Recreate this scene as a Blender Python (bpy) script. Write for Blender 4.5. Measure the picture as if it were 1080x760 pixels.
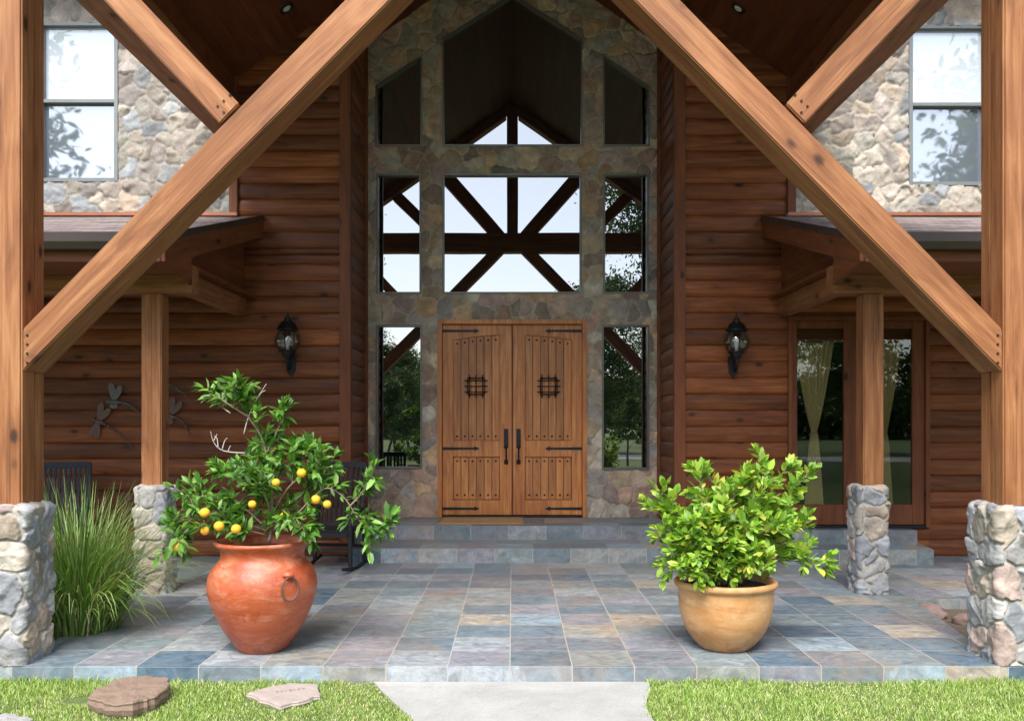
import bpy, bmesh, math, random
import numpy as np
from mathutils import Vector, Matrix
R = math.radians
random.seed(7); rng = np.random.default_rng(7)
scene = bpy.context.scene
for o in list(bpy.data.objects): bpy.data.objects.remove(o)
COL = scene.collection

# ------------------------------------------------------------------ camera, sky, sun, exposure
cam = bpy.data.cameras.new('camera'); co = bpy.data.objects.new('camera', cam); COL.objects.link(co)
co.location = (0, 0, 1.58); co.rotation_euler = (R(90), 0, 0)
cam.sensor_width = 36; cam.lens = 970 / 1080 * 36
cam.shift_y = 66.5 / 1080; cam.shift_x = -0.0005
cam.clip_start = .05; cam.clip_end = 2000
scene.camera = co
SUN_EL, SUN_AZ = 52, -12          # azimuth measured from straight behind the viewer, negative = from the left
w = bpy.data.worlds.new('World'); scene.world = w; w.use_nodes = True
nt = w.node_tree; bg = nt.nodes['Background']
sky = nt.nodes.new('ShaderNodeTexSky'); sky.sky_type = 'NISHITA'; sky.sun_disc = False
sky.sun_elevation = R(SUN_EL); sky.sun_rotation = R(180 + SUN_AZ * -1); sky.dust_density = 1.0; sky.air_density = 1.0; sky.ozone_density = .6
hs = nt.nodes.new('ShaderNodeHueSaturation'); hs.inputs['Saturation'].default_value = .6; nt.links.new(sky.outputs[0], hs.inputs['Color'])
nt.links.new(hs.outputs[0], bg.inputs[0]); bg.inputs[1].default_value = .15
sl = bpy.data.lights.new('sun', 'SUN'); sl.energy = 2.25; sl.angle = R(32); sl.color = (1, .965, .91)
so = bpy.data.objects.new('sun', sl); COL.objects.link(so)
d = Vector((math.sin(R(SUN_AZ)) * math.cos(R(SUN_EL)), -math.cos(R(SUN_AZ)) * math.cos(R(SUN_EL)), math.sin(R(SUN_EL))))
so.rotation_euler = d.to_track_quat('Z', 'Y').to_euler(); so.location = (-6, -12, 25)
scene.view_settings.view_transform = 'Standard'; scene.view_settings.look = 'None'
scene.view_settings.gamma = 1; scene.view_settings.exposure = 1.62
try:
    scene.cycles.max_bounces = 8; scene.cycles.diffuse_bounces = 5; scene.cycles.transparent_max_bounces = 12
    scene.cycles.use_denoising = True
except Exception: pass

def PX(px, D): return (px - 540.5) * D / 970
def PZ(py, D): return 1.58 + (447 - py) * D / 970

# ------------------------------------------------------------------ materials
class NT:
    def __init__(s, name):
        s.m = bpy.data.materials.new(name); s.m.use_nodes = True; s.t = s.m.node_tree
        s.b = s.t.nodes['Principled BSDF']; s.out = s.t.nodes['Material Output']
    def n(s, typ, **k):
        x = s.t.nodes.new('ShaderNode' + typ)
        for a, v in k.items(): setattr(x, a, v)
        return x
    def l(s, a, b): s.t.links.new(a, b)
    def val(s, sock, v):
        if isinstance(v, (int, float, tuple, list)): sock.default_value = v
        else: s.l(v, sock)
    def math(s, op, a, b=0, c=None):
        x = s.n('Math', operation=op); s.val(x.inputs[0], a); s.val(x.inputs[1], b)
        if c is not None: s.val(x.inputs[2], c)
        return x.outputs[0]
    def vmath(s, op, a, b=(0, 0, 0)):
        x = s.n('VectorMath', operation=op); s.val(x.inputs[0], a); s.val(x.inputs[1], b); return x.outputs[0]
    def mix(s, f, a, b, bt='MIX'):
        x = s.n('Mix', data_type='RGBA', blend_type=bt); s.val(x.inputs[0], f); s.val(x.inputs[6], a); s.val(x.inputs[7], b); return x.outputs[2]
    def noise(s, v, sc, det=4, rough=.55, dist=0):
        x = s.n('TexNoise'); s.l(v, x.inputs['Vector']); x.inputs['Scale'].default_value = sc
        x.inputs['Detail'].default_value = det; x.inputs['Roughness'].default_value = rough; x.inputs['Distortion'].default_value = dist
        return x.outputs['Fac']
    def ramp(s, f, stops, interp='LINEAR'):
        x = s.n('ValToRGB'); s.l(f, x.inputs[0]); cr = x.color_ramp; cr.interpolation = interp
        cr.elements[0].position = stops[0][0]; cr.elements[0].color = c4(stops[0][1])
        cr.elements[1].position = stops[-1][0]; cr.elements[1].color = c4(stops[-1][1])
        for p, c in stops[1:-1]:
            e = cr.elements.new(p); e.color = c4(c)
        return x.outputs[0]
    def rng(s, f, a, b, c, d):
        x = s.n('MapRange'); s.l(f, x.inputs[0])
        for i, v in enumerate((a, b, c, d)): x.inputs[1 + i].default_value = v
        return x.outputs[0]
    def bump(s, h, st=.3, dist=.01, nrm=None):
        x = s.n('Bump'); x.inputs['Strength'].default_value = st; x.inputs['Distance'].default_value = dist; s.l(h, x.inputs['Height'])
        if nrm is not None: s.l(nrm, x.inputs['Normal'])
        s.l(x.outputs[0], s.b.inputs['Normal']); return x.outputs[0]
    def obj(s): return s.n('TexCoord').outputs['Object']
    def sep(s, v):
        x = s.n('SeparateXYZ'); s.l(v, x.inputs[0]); return x.outputs
    def comb(s, a, b, c):
        x = s.n('CombineXYZ'); s.val(x.inputs[0], a); s.val(x.inputs[1], b); s.val(x.inputs[2], c); return x.outputs[0]
def c4(c): return (c[0], c[1], c[2], 1) if isinstance(c, (tuple, list)) else (c, c, c, 1)

def wood(name, dark, mid, light, axis='x', rough=.62, plank=None, pitch=.1, knots=1.0, spec=.35, off=0, vary=.35, groove=False):
    """axis = grain direction in object space; plank = axis across which boards change"""
    T = NT(name); v = T.obj()
    rnd = T.n('ObjectInfo').outputs['Random']
    xyz = T.sep(v); idx = {'x': 0, 'y': 1, 'z': 2}
    seed = T.math('MULTIPLY', rnd, 53.0); pv = None
    if plank:
        pos = T.math('DIVIDE', T.math('ADD', xyz[idx[plank]], off), pitch)
        cell = T.math('FLOOR', pos)
        wn = T.n('TexWhiteNoise', noise_dimensions='2D'); T.l(T.comb(cell, rnd, 0), wn.inputs['Vector']); pv = wn.outputs['Value']
        seed = T.math('ADD', seed, T.math('MULTIPLY', pv, 31.0))
    vv = T.vmath('ADD', v, T.comb(seed, seed, seed))
    along = {'x': (.6, 4.5, 4.5), 'y': (4.5, .6, 4.5), 'z': (4.5, 4.5, .6)}[axis]
    fine = {'x': (1.2, 70, 70), 'y': (70, 1.2, 70), 'z': (70, 70, 1.2)}[axis]
    fine2 = {'x': (.25, 5, 5), 'y': (5, .25, 5), 'z': (5, 5, .25)}[axis]
    kn = {'x': (2.1, 3.7, 3.7), 'y': (3.7, 2.1, 3.7), 'z': (3.7, 3.7, 2.1)}[axis]
    a = T.noise(T.vmath('MULTIPLY', vv, along), 2.2, 5, .6, 1.3)
    f = T.noise(T.vmath('MULTIPLY', vv, fine), 1.0, 4, .65)
    md = T.noise(T.vmath('MULTIPLY', vv, tuple(4 * q for q in fine2)), 1.0, 5, .6, .8)
    kv = T.n('TexVoronoi'); T.l(T.vmath('MULTIPLY', vv, kn), kv.inputs['Vector']); kv.inputs['Scale'].default_value = 1.0
    kd = kv.outputs['Distance']
    kd = T.math('ADD', kd, T.math('MULTIPLY', T.math('SUBTRACT', a, .5), .12)); ring = T.rng(kd, .10, .30, 1, 0); core = T.rng(kd, .06, .13, 1, 0)
    w1 = T.math('ADD', T.math('ADD', T.math('MULTIPLY', a, .40), T.math('MULTIPLY', f, .25)), T.math('MULTIPLY', md, .35))
    col = T.ramp(w1, [(.36, dark), (.5, mid), (.62, light)])
    big = T.noise(vv, 1.1, 2); col = T.mix(T.rng(big, .35, .7, 0, .35), col, c4(dark))
    if knots:
        col = T.mix(T.math('MULTIPLY', ring, .35 * knots), col, c4(dark))
        col = T.mix(T.math('MULTIPLY', core, .9 * knots), col, c4(tuple(x * .22 for x in dark)))
    ck = T.noise(T.vmath('MULTIPLY', vv, tuple(14 * q if q > 1 else q for q in fine2)), 1.0, 2, .5)
    col = T.mix(T.rng(ck, .69, .73, 0, .6 if not plank else 0), col, c4(tuple(x * .3 for x in dark)))
    if pv is not None:
        col = T.mix(1.0, col, T.n_gray(T.rng(pv, 0, 1, 1 - vary, 1 + vary * .6)) if False else gray(T, T.rng(pv, 0, 1, 1 - vary, 1 + vary * .6)), 'MULTIPLY')
    h = T.math('ADD', T.math('MULTIPLY', f, .5), T.math('MULTIPLY', a, .5))
    T.l(col, T.b.inputs['Base Color'])
    T.l(T.rng(f, .2, .8, rough - .1, rough + .15), T.b.inputs['Roughness']); T.b.inputs['Specular IOR Level'].default_value = spec
    if groove and plank:
        fr = T.math('FRACT', pos); e = T.math('MINIMUM', fr, T.math('SUBTRACT', 1.0, fr))
        g = T.rng(e, 0.0, .05, 0, 1); h = T.math('ADD', T.math('MULTIPLY', h, .3), T.math('MULTIPLY', g, 1.2))
    T.bump(h, .35, .006)
    return T.m
def gray(T, f):
    x = T.n('CombineColor'); T.l(f, x.inputs[0]); T.l(f, x.inputs[1]); T.l(f, x.inputs[2]); return x.outputs[0]

BD, BM, BL = (.125, .043, .015), (.265, .103, .037), (.38, .175, .074)
M = {}
for ax in 'xyz':
    M['beam' + ax] = wood('rough_sawn_cedar_' + ax, BD, BM, BL, ax)
    M['trim' + ax] = wood('stained_trim_' + ax, (.085, .022, .007), (.165, .047, .014), (.22, .07, .022), ax, .55)
    M['door' + ax] = wood('oak_door_' + ax, (.24, .065, .014), (.52, .18, .040), (.68, .29, .082), ax, .42, knots=.15, spec=.5)
M['siding'] = wood('log_siding_wood', (.080, .019, .006), (.20, .056, .0145), (.30, .098, .029), 'x', .5, 'z', .1935, 1.0, vary=.42)
M['siding_y'] = wood('log_siding_return', (.080, .019, .006), (.20, .056, .0145), (.30, .098, .029), 'y', .5, 'z', .1935, 1.0, vary=.3)
M['ceil'] = wood('ceiling_boards', (.075, .018, .007), (.13, .035, .012), (.18, .055, .02), 'y', .5, 'x', .13, .3, vary=.3, groove=True)
M['plank'] = wood('door_planks', (.27, .08, .018), (.49, .18, .045), (.62, .275, .085), 'z', .42, 'x', .1032, .1, spec=.5, vary=.25, groove=True)

def simple(name, col, rough=.6, metal=0, spec=.5, var=.15, vs=6, bump=0, bs=40, ior=None):
    T = NT(name); v = T.obj(); n = T.noise(v, vs, 5, .6)
    c = T.mix(n, c4(tuple(x * (1 - var) for x in col)), c4(tuple(min(1, x * (1 + var)) for x in col)))
    T.l(c, T.b.inputs['Base Color']); T.b.inputs['Metallic'].default_value = metal
    T.l(T.rng(n, .3, .7, rough * .85, min(1, rough * 1.15)), T.b.inputs['Roughness']); T.b.inputs['Specular IOR Level'].default_value = spec
    if ior: T.b.inputs['IOR'].default_value = ior
    if bump: T.bump(T.noise(v, bs, 5, .65), bump, .01)
    return T.m
M['iron'] = simple('wrought_iron', (.018, .018, .02), .45, .6, bump=.1)
M['bronze'] = simple('dark_bronze_gutter', (.05, .035, .03), .4, .3)
M['copper'] = simple('copper_flashing', (.34, .13, .07), .4, .5)
M['chair'] = simple('black_painted_wood', (.012, .012, .014), .6, 0, spec=.25, bump=.05)
M['bluechair'] = simple('slate_blue_painted_wood', (.022, .030, .042), .6, spec=.25)
M['frame'] = simple('aluminium_window_frame', (.13, .125, .11), .4, .5)
M['frame_light'] = simple('grey_window_frame', (.17, .18, .18), .45, .3)
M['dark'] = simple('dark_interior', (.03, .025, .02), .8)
M['mat'] = simple('coir_mat', (.42, .25, .11), .95, bump=.8, bs=160)
M['soil'] = simple('potting_soil', (.045, .03, .022), .95, var=.5, vs=30, bump=1, bs=60)
M['bed'] = simple('bed_soil', (.12, .085, .06), .95, var=.5, vs=14, bump=1, bs=30)
M['bark'] = simple('twig_bark', (.22, .16, .11), .85, var=.3, vs=40, bump=.4)
M['deadtwig'] = simple('dead_twig', (.42, .36, .33), .85, var=.2, vs=40)
M['treebark'] = simple('tree_bark', (.09, .07, .055), .9, var=.4, vs=8, bump=.8, bs=12)
M['orange'] = simple('orange_peel', (.78, .38, .02), .42, var=.15, vs=8, bump=.15, bs=250)
M['bulb'] = simple('frosted_lamp_glass', (.55, .55, .5), .3)
def concrete():
    T = NT('pale_concrete'); v = T.obj(); a = T.noise(v, 1.4, 8, .7, .5); f = T.noise(v, 90, 4, .7); st = T.noise(v, 4, 7, .7, 1)
    c = T.ramp(a, [(.3, (.27, .26, .24)), (.5, (.33, .325, .31)), (.7, (.38, .375, .36))]); c = T.mix(T.rng(st, .56, .72, 0, .35), c, c4((.22, .20, .165)))
    c = T.mix(1.0, c, gray(T, T.rng(f, .3, .7, .82, 1.12)), 'MULTIPLY'); T.l(c, T.b.inputs['Base Color']); T.b.inputs['Roughness'].default_value = .9; T.bump(T.math('ADD', f, a), .4, .006); return T.m
M['concrete'] = concrete()
M['gravel'] = simple('gravel_road', (.42, .40, .37), .9, var=.2, vs=4)
M['rock'] = simple('reddish_rock', (.24, .16, .135), .85, var=.35, vs=9, bump=.5, bs=25)
M['rustmetal'] = simple('painted_tin', (.10, .096, .085), .5, .3, var=.6, vs=30)
M['redmetal'] = simple('painted_red_tin', (.11, .06, .05), .5, .3, var=.5, vs=30)

def glass_dark():
    T = NT('tinted_window_glass'); T.b.inputs['Base Color'].default_value = (.006, .008, .008, 1)
    T.b.inputs['Roughness'].default_value = .0; T.b.inputs['IOR'].default_value = 3.1
    n = T.noise(T.obj(), 1.3, 1); T.bump(n, .02, .02); return T.m
M['glass'] = glass_dark()
def glass_blind(name, col):
    T = NT(name); xyz = T.sep(T.obj()); fr = T.math('FRACT', T.math('MULTIPLY', xyz[2], 22.0))
    c = T.ramp(fr, [(0, tuple(x * .95 for x in col)), (.15, col), (1, col)])
    T.l(c, T.b.inputs['Base Color']); T.b.inputs['Roughness'].default_value = .02; T.b.inputs['IOR'].default_value = 2.2; return T.m
M['blindglass'] = glass_blind('glass_over_white_blind', (.50, .55, .60))
def screen_glass():
    T = NT('glass_with_screen'); T.b.inputs['Base Color'].default_value = (.12, .135, .165, 1)
    T.b.inputs['Roughness'].default_value = .03; T.b.inputs['IOR'].default_value = 3.3
    n = T.noise(T.obj(), 2.0, 1, .5, 1); T.bump(n, .05, .02); return T.m
M['screenglass'] = screen_glass()
def clear_glass(name, gl=.10, tint=(.8, .85, .82)):
    T = NT(name); tr = T.n('BsdfTransparent'); tr.inputs[0].default_value = c4(tint); g = T.n('BsdfGlossy'); g.inputs['Roughness'].default_value = .01
    mx = T.n('MixShader'); mx.inputs[0].default_value = gl; T.l(tr.outputs[0], mx.inputs[1]); T.l(g.outputs[0], mx.inputs[2]); T.l(mx.outputs[0], T.out.inputs[0]); return T.m
M['doorglass'] = clear_glass('french_door_glass', .05); M['lampglass'] = clear_glass('lantern_glass', .15, (.75, .8, .8))
def curtain_mat():
    T = NT('sheer_curtain'); tr = T.n('BsdfTransparent'); di = T.n('BsdfDiffuse'); di.inputs[0].default_value = (.72, .50, .26, 1)
    mx = T.n('MixShader'); n = T.noise(T.obj(), 60, 2); T.l(T.rng(n, .3, .7, .75, 1.0), mx.inputs[0])
    T.l(tr.outputs[0], mx.inputs[1]); T.l(di.outputs[0], mx.inputs[2]); T.l(mx.outputs[0], T.out.inputs[0]); return T.m
M['curtain'] = curtain_mat()

def slate(name, px=.4064, py=.4064, ox=.017, oy=0, seed=0.0):
    T = NT(name); v = T.obj(); xyz = T.sep(v)
    u = T.math('DIVIDE', T.math('ADD', xyz[0], ox + 40 * px), px); q = T.math('DIVIDE', T.math('ADD', xyz[1], oy), py)
    iu, iq = T.math('FLOOR', u), T.math('FLOOR', q); fu, fq = T.math('FRACT', u), T.math('FRACT', q)
    wn = T.n('TexWhiteNoise', noise_dimensions='3D'); nz = T.math('ABSOLUTE', T.sep(T.n('NewGeometry').outputs['Normal'])[2]); isv = T.math('LESS_THAN', nz, .5)
    T.l(T.comb(iu, T.math('ADD', T.math('MULTIPLY', iq, T.math('SUBTRACT', 1.0, isv)), T.math('MULTIPLY', isv, 57.0)), seed), wn.inputs['Vector'])
    r = wn.outputs['Value']; rc = T.sep(wn.outputs['Color'])
    base = T.ramp(r, [(0, (.185, .225, .255)), (.14, (.205, .21, .235)), (.26, (.145, .19, .225)), (.38, (.235, .24, .225)), (.48, (.185, .22, .23)),
                      (.60, (.25, .27, .285)), (.70, (.07, .11, .15)), (.77, (.185, .18, .205)), (.86, (.18, .225, .26)), (.955, (.25, .215, .175))], 'CONSTANT')
    vo = T.vmath('ADD', v, T.vmath('MULTIPLY', T.comb(rc[0], rc[1], rc[2]), (9, 9, 9)))
    n1 = T.noise(T.vmath('MULTIPLY', vo, (1, 1.5, 1)), 7, 9, .74, 1.2); n2 = T.noise(vo, 28, 6, .7)
    base = T.mix(1.0, base, gray(T, T.math('MULTIPLY', T.rng(n1, .3, .7, .50, 1.55), T.rng(rc[0], 0, 1, .62, 1.25))), 'MULTIPLY')
    base = T.mix(T.rng(T.noise(vo, 2.6, 5, .6, 1.5), .58, .76, 0, .4), base, c4((.36, .25, .16)))
    base = T.mix(T.rng(T.noise(v, 1.7, 8, .72, .6), .52, .66, 0, .30), base, c4((.36, .355, .34)))
    base = T.mix(T.rng(T.noise(vo, 3.6, 7, .72, 1.6), .47, .58, 0, .5), base, c4((.125, .16, .185)))
    base = T.mix(T.rng(T.noise(v, .8, 7, .7, .8), .51, .64, 0, .42), base, c4((.31, .20, .12)))
    eu = T.math('MULTIPLY', T.math('MINIMUM', fu, T.math('SUBTRACT', 1.0, fu)), px)
    eq = T.math('MULTIPLY', T.math('MINIMUM', fq, T.math('SUBTRACT', 1.0, fq)), py)
    nz = T.math('ABSOLUTE', T.sep(T.n('NewGeometry').outputs['Normal'])[2]); isv = T.math('LESS_THAN', nz, .5)
    eq = T.math('ADD', eq, isv)
    e = T.math('MINIMUM', eu, eq); e = T.math('ADD', e, T.math('MULTIPLY', T.math('SUBTRACT', n2, .5), .004))
    g = T.rng(e, .0028, .0048, 0, 1)
    gcol = T.ramp(T.noise(v, .9, 3), [(.4, (.33, .32, .30)), (.65, (.34, .26, .18))])
    col = T.mix(g, gcol, base); T.l(col, T.b.inputs['Base Color'])
    rr = T.rng(n1, .3, .7, .34, .6); T.l(T.math('ADD', rr, T.math('MULTIPLY', T.math('SUBTRACT', 1.0, g), .3)), T.b.inputs['Roughness'])
    h = T.math('ADD', T.math('MULTIPLY', g, .5), T.math('ADD', T.math('MULTIPLY', n1, .7), T.math('MULTIPLY', n2, .25)))
    T.bump(h, .45, .008); return T.m
M['slate'] = slate('slate_tile', oy=-6.0 % .4064); M['slate2'] = slate('slate_step_tile', .43, .43, .2, .0, 3.7); M['slate3'] = slate('slate_landing_tile', .46, .46, .05, .1, 8.2)

def stone_mat(name, mot=.3):
    T = NT(name); a = T.n('VertexColor', layer_name='stone').outputs[0]; v = T.obj()
    n = T.noise(v, 7, 7, .68, .8); f = T.noise(v, 45, 5, .65)
    c = T.mix(1.0, a, gray(T, T.rng(n, .25, .75, 1 - mot, 1 + mot)), 'MULTIPLY')
    c = T.mix(1.0, c, gray(T, T.rng(f, .25, .75, .85, 1.15)), 'MULTIPLY')
    c = T.mix(T.rng(T.noise(v, 3.5, 4, .6, 1), .55, .75, 0, .35), c, c4((.34, .22, .13)), 'MIX')
    T.l(c, T.b.inputs['Base Color']); T.b.inputs['Roughness'].default_value = .85; T.b.inputs['Specular IOR Level'].default_value = .3
    T.bump(T.math('ADD', n, T.math('MULTIPLY', f, .5)), .5, .012); return T.m
M['stone'] = stone_mat('rubble_stone')
def leaf_mat(name, tint):
    T = NT(name); a = T.n('VertexColor', layer_name='leafcol').outputs[0]
    T.l(T.mix(1.0, a, c4(tint), 'MULTIPLY'), T.b.inputs['Base Color'])
    T.b.inputs['Roughness'].default_value = .42; T.b.inputs['Specular IOR Level'].default_value = .4
    tl = T.n('BsdfTranslucent'); T.l(T.mix(1.0, a, c4(tuple(x * y for x, y in zip(tint, (1.3, 1.35, .5)))), 'MULTIPLY'), tl.inputs[0])
    mx = T.n('MixShader'); mx.inputs[0].default_value = .32; T.l(T.b.outputs[0], mx.inputs[1]); T.l(tl.outputs[0], mx.inputs[2]); T.l(mx.outputs[0], T.out.inputs[0]); return T.m
M['leaf'] = leaf_mat('leaf', (1, 1, 1)); 
def shingles():
    T = NT('asphalt_shingles'); v = T.obj(); b = T.n('TexBrick'); T.l(v, b.inputs['Vector'])
    b.inputs['Scale'].default_value = 1; b.inputs['Brick Width'].default_value = .3; b.inputs['Row Height'].default_value = .13; b.inputs['Mortar Size'].default_value = .006
    b.inputs['Color1'].default_value = (.10, .075, .07, 1); b.inputs['Color2'].default_value = (.24, .19, .18, 1); b.inputs['Mortar'].default_value = (.03, .025, .025, 1)
    n = T.noise(T.vmath('MULTIPLY', v, (1, 6, 6)), 5, 5, .7); c = T.mix(1.0, b.outputs[0], gray(T, T.rng(n, .3, .7, .5, 1.6)), 'MULTIPLY')
    T.l(c, T.b.inputs['Base Color']); T.b.inputs['Roughness'].default_value = .9; T.bump(T.math('ADD', n, b.outputs['Fac']), .5, .01); return T.m
M['shingle'] = shingles()
def lawn_mat():
    T = NT('lawn_ground'); v = T.obj(); n = T.noise(v, 3, 6, .65); f = T.noise(v, 60, 4, .7)
    c = T.ramp(n, [(.3, (.06, .11, .022)), (.5, (.10, .16, .035)), (.7, (.19, .19, .07))])
    c = T.mix(1.0, c, gray(T, T.rng(f, .3, .7, .5, 1.4)), 'MULTIPLY')
    T.l(c, T.b.inputs['Base Color']); T.b.inputs['Roughness'].default_value = .95; T.bump(f, .8, .03); return T.m
M['lawn'] = lawn_mat()
def pot_mat(name, c1, c2, c3, wash, rough, hz):
    T = NT(name); v = T.obj(); n = T.noise(T.vmath('MULTIPLY', v, (1, 1, 3.2)), 2.6, 6, .62, 1.0)
    c = T.ramp(n, [(.3, c1), (.48, c2), (.68, c3)])
    k = T.noise(T.vmath('MULTIPLY', v, (1, 1, 2.6)), 6, 8, .72, .6)
    c = T.mix(T.rng(k, .5, .66, 0, .5), c, c4(wash)); c = T.mix(T.rng(T.noise(v, 2.2, 5, .6, 1.5), .5, .64, 0, .45), c, c4(c1)); sp = T.noise(v, 55, 4, .7)
    c = T.mix(T.rng(sp, .6, .72, 0, .5), c, c4(wash))
    z = T.sep(v)[2]; st = T.math('MULTIPLY', T.rng(z, 0.0, .22, 1, 0), T.rng(T.noise(v, 9, 5), .35, .6, 0, .6)); c = T.mix(st, c, c4(tuple(x * .45 for x in c1)))
    T.l(c, T.b.inputs['Base Color']); T.l(T.rng(k, .3, .7, rough - .1, rough + .2), T.b.inputs['Roughness'])
    T.bump(T.math('ADD', T.math('MULTIPLY', k, .6), T.noise(v, 30, 4)), .25, .01); return T.m
M['urn'] = pot_mat('red_terracotta', (.27, .045, .016), (.37, .075, .026), (.44, .12, .05), (.52, .27, .18), .40, .7)
M['pot'] = pot_mat('ochre_terracotta', (.36, .15, .045), (.47, .24, .09), (.52, .31, .15), (.56, .40, .26), .5, .5)

# ------------------------------------------------------------------ builders
def tag(o, label=None, cat=None, group=None, kind=None):
    for k, v in (('label', label), ('category', cat), ('group', group), ('kind', kind)):
        if v: o[k] = v
    return o
def empty(name, loc=(0, 0, 0), label=None, cat=None, group=None, rz=0, parent=None):
    o = bpy.data.objects.new(name, None); COL.objects.link(o); o.location = loc; o.rotation_euler = (0, 0, rz); o.empty_display_size = .1
    if parent: o.parent = parent
    return tag(o, label, cat, group)
def link(name, me, mat, parent=None, loc=(0, 0, 0), rot=(0, 0, 0), smooth=False):
    o = bpy.data.objects.new(name, me); COL.objects.link(o)
    if mat: me.materials.append(mat)
    o.location = loc; o.rotation_euler = rot
    if smooth: me.shade_smooth()
    if parent:
        o.parent = parent
    return o
def fin(bm, name):
    me = bpy.data.meshes.new(name); bm.normal_update(); bm.to_mesh(me); bm.free(); return me
def wbox(bm, x0, x1, y0, y1, z0, z1, bev=0):
    r = bmesh.ops.create_cube(bm, size=1); vs = r['verts']
    for v in vs: v.co = Vector(((x0 + x1) / 2 + v.co.x * (x1 - x0), (y0 + y1) / 2 + v.co.y * (y1 - y0), (z0 + z1) / 2 + v.co.z * (z1 - z0)))
    if bev:
        es = list({e for v in vs for e in v.link_edges}); bmesh.ops.bevel(bm, geom=es, offset=bev, segments=2, affect='EDGES')
def box(name, x0, x1, y0, y1, z0, z1, mat, parent=None, bev=.006, jitter=0):
    """a box object whose origin is its own centre; in parent space"""
    bm = bmesh.new(); c = ((x0 + x1) / 2, (y0 + y1) / 2, (z0 + z1) / 2); h = [(x1 - x0) / 2, (y1 - y0) / 2, (z1 - z0) / 2]
    b = min(bev, min(h) * .6) if bev else 0
    wbox(bm, -h[0], h[0], -h[1], h[1], -h[2], h[2], b)
    return link(name, fin(bm, name), mat, parent, c)
def prism(name, pts, plane, lo, hi, mat, parent=None, bev=.006, angle=None, origin=None):
    """polygon extruded along the missing axis. angle: slope of the grain in the polygon plane (local first axis turned along it)"""
    ax = {'xz': (0, 2, 1), 'yz': (1, 2, 0), 'xy': (0, 1, 2)}[plane]
    cx = sum(p[0] for p in pts) / len(pts); cz = sum(p[1] for p in pts) / len(pts); mid = (lo + hi) / 2
    if origin is not None: cx, cz, mid = origin
    a = angle or 0; ca, sa = math.cos(a), math.sin(a); bm = bmesh.new(); A, B = [], []
    for side, L in ((lo, A), (hi, B)):
        for p in pts:
            u, v = p[0] - cx, p[1] - cz; u, v = u * ca + v * sa, -u * sa + v * ca
            c = [0, 0, 0]; c[ax[0]] = u; c[ax[1]] = v; c[ax[2]] = side - mid; L.append(bm.verts.new(c))
    bm.faces.new(A); bm.faces.new(B[::-1]); n = len(pts)
    for i in range(n): bm.faces.new((A[i], B[i], B[(i + 1) % n], A[(i + 1) % n]))
    bmesh.ops.recalc_face_normals(bm, faces=bm.faces)
    if bev: bmesh.ops.bevel(bm, geom=list(bm.edges), offset=bev, segments=2, affect='EDGES')
    loc = [0, 0, 0]; loc[ax[0]] = cx; loc[ax[1]] = cz; loc[ax[2]] = mid
    rot = {'xz': (0, -a, 0), 'yz': (a, 0, 0), 'xy': (0, 0, a)}[plane]
    return link(name, fin(bm, name), mat, parent, loc, rot)
def tube(bm, pts, rad, seg=8, closed=False, cap=True):
    pts = [Vector(p) for p in pts]; n = len(pts); rads = rad if isinstance(rad, (list, tuple)) else [rad] * n; rings = []; up = None
    for i, p in enumerate(pts):
        if closed: t = (pts[(i + 1) % n] - pts[i - 1])
        else: t = pts[min(i + 1, n - 1)] - pts[max(i - 1, 0)]
        t = t.normalized() if t.length > 1e-9 else Vector((0, 0, 1))
        if up is None: up = Vector((0, 0, 1)) if abs(t.z) < .9 else Vector((1, 0, 0))
        s = t.cross(up)
        if s.length < 1e-4: s = t.cross(Vector((0, 1, 0)))
        s.normalize(); up = s.cross(t).normalized()
        rings.append([bm.verts.new(p + (s * math.cos(2 * math.pi * k / seg) + up * math.sin(2 * math.pi * k / seg)) * rads[i]) for k in range(seg)])
    m = n if closed else n - 1
    for i in range(m):
        a, b = rings[i], rings[(i + 1) % n]
        for k in range(seg): bm.faces.new((a[k], a[(k + 1) % seg], b[(k + 1) % seg], b[k]))
    if cap and not closed: bm.faces.new(rings[0][::-1]); bm.faces.new(rings[-1])
def tube_obj(name, pts, rad, mat, parent=None, seg=8, closed=False, loc=(0, 0, 0)):
    bm = bmesh.new(); tube(bm, pts, rad, seg, closed); bmesh.ops.recalc_face_normals(bm, faces=bm.faces); return link(name, fin(bm, name), mat, parent, loc, smooth=True)
def lathe(name, prof, mat, parent=None, loc=(0, 0, 0), seg=64, wob=0, smooth=True):
    bm = bmesh.new(); rings = []
    for i, (r, z) in enumerate(prof):
        if r < 1e-5: rings.append([bm.verts.new((0, 0, z))])
        else: rings.append([bm.verts.new((r * (1 + wob * math.sin(2 * t + 1 + z * 3) + wob * .5 * math.sin(5 * t + z * 9)) * math.cos(t), r * (1 + wob * math.sin(2 * t + 2 + z * 2)) * math.sin(t), z + wob * .4 * math.sin(t + .5))) for t in [2 * math.pi * k / seg for k in range(seg)]])
    for a, b in zip(rings, rings[1:]):
        for k in range(seg):
            k2 = (k + 1) % seg
            if len(a) == 1 and len(b) > 1: bm.faces.new((a[0], b[k], b[k2]))
            elif len(b) == 1 and len(a) > 1: bm.faces.new((a[k], a[k2], b[0]))
            elif len(a) > 1: bm.faces.new((a[k], a[k2], b[k2], b[k]))
    bmesh.ops.recalc_face_normals(bm, faces=bm.faces)
    return link(name, fin(bm, name), mat, parent, loc, smooth=smooth)
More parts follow.
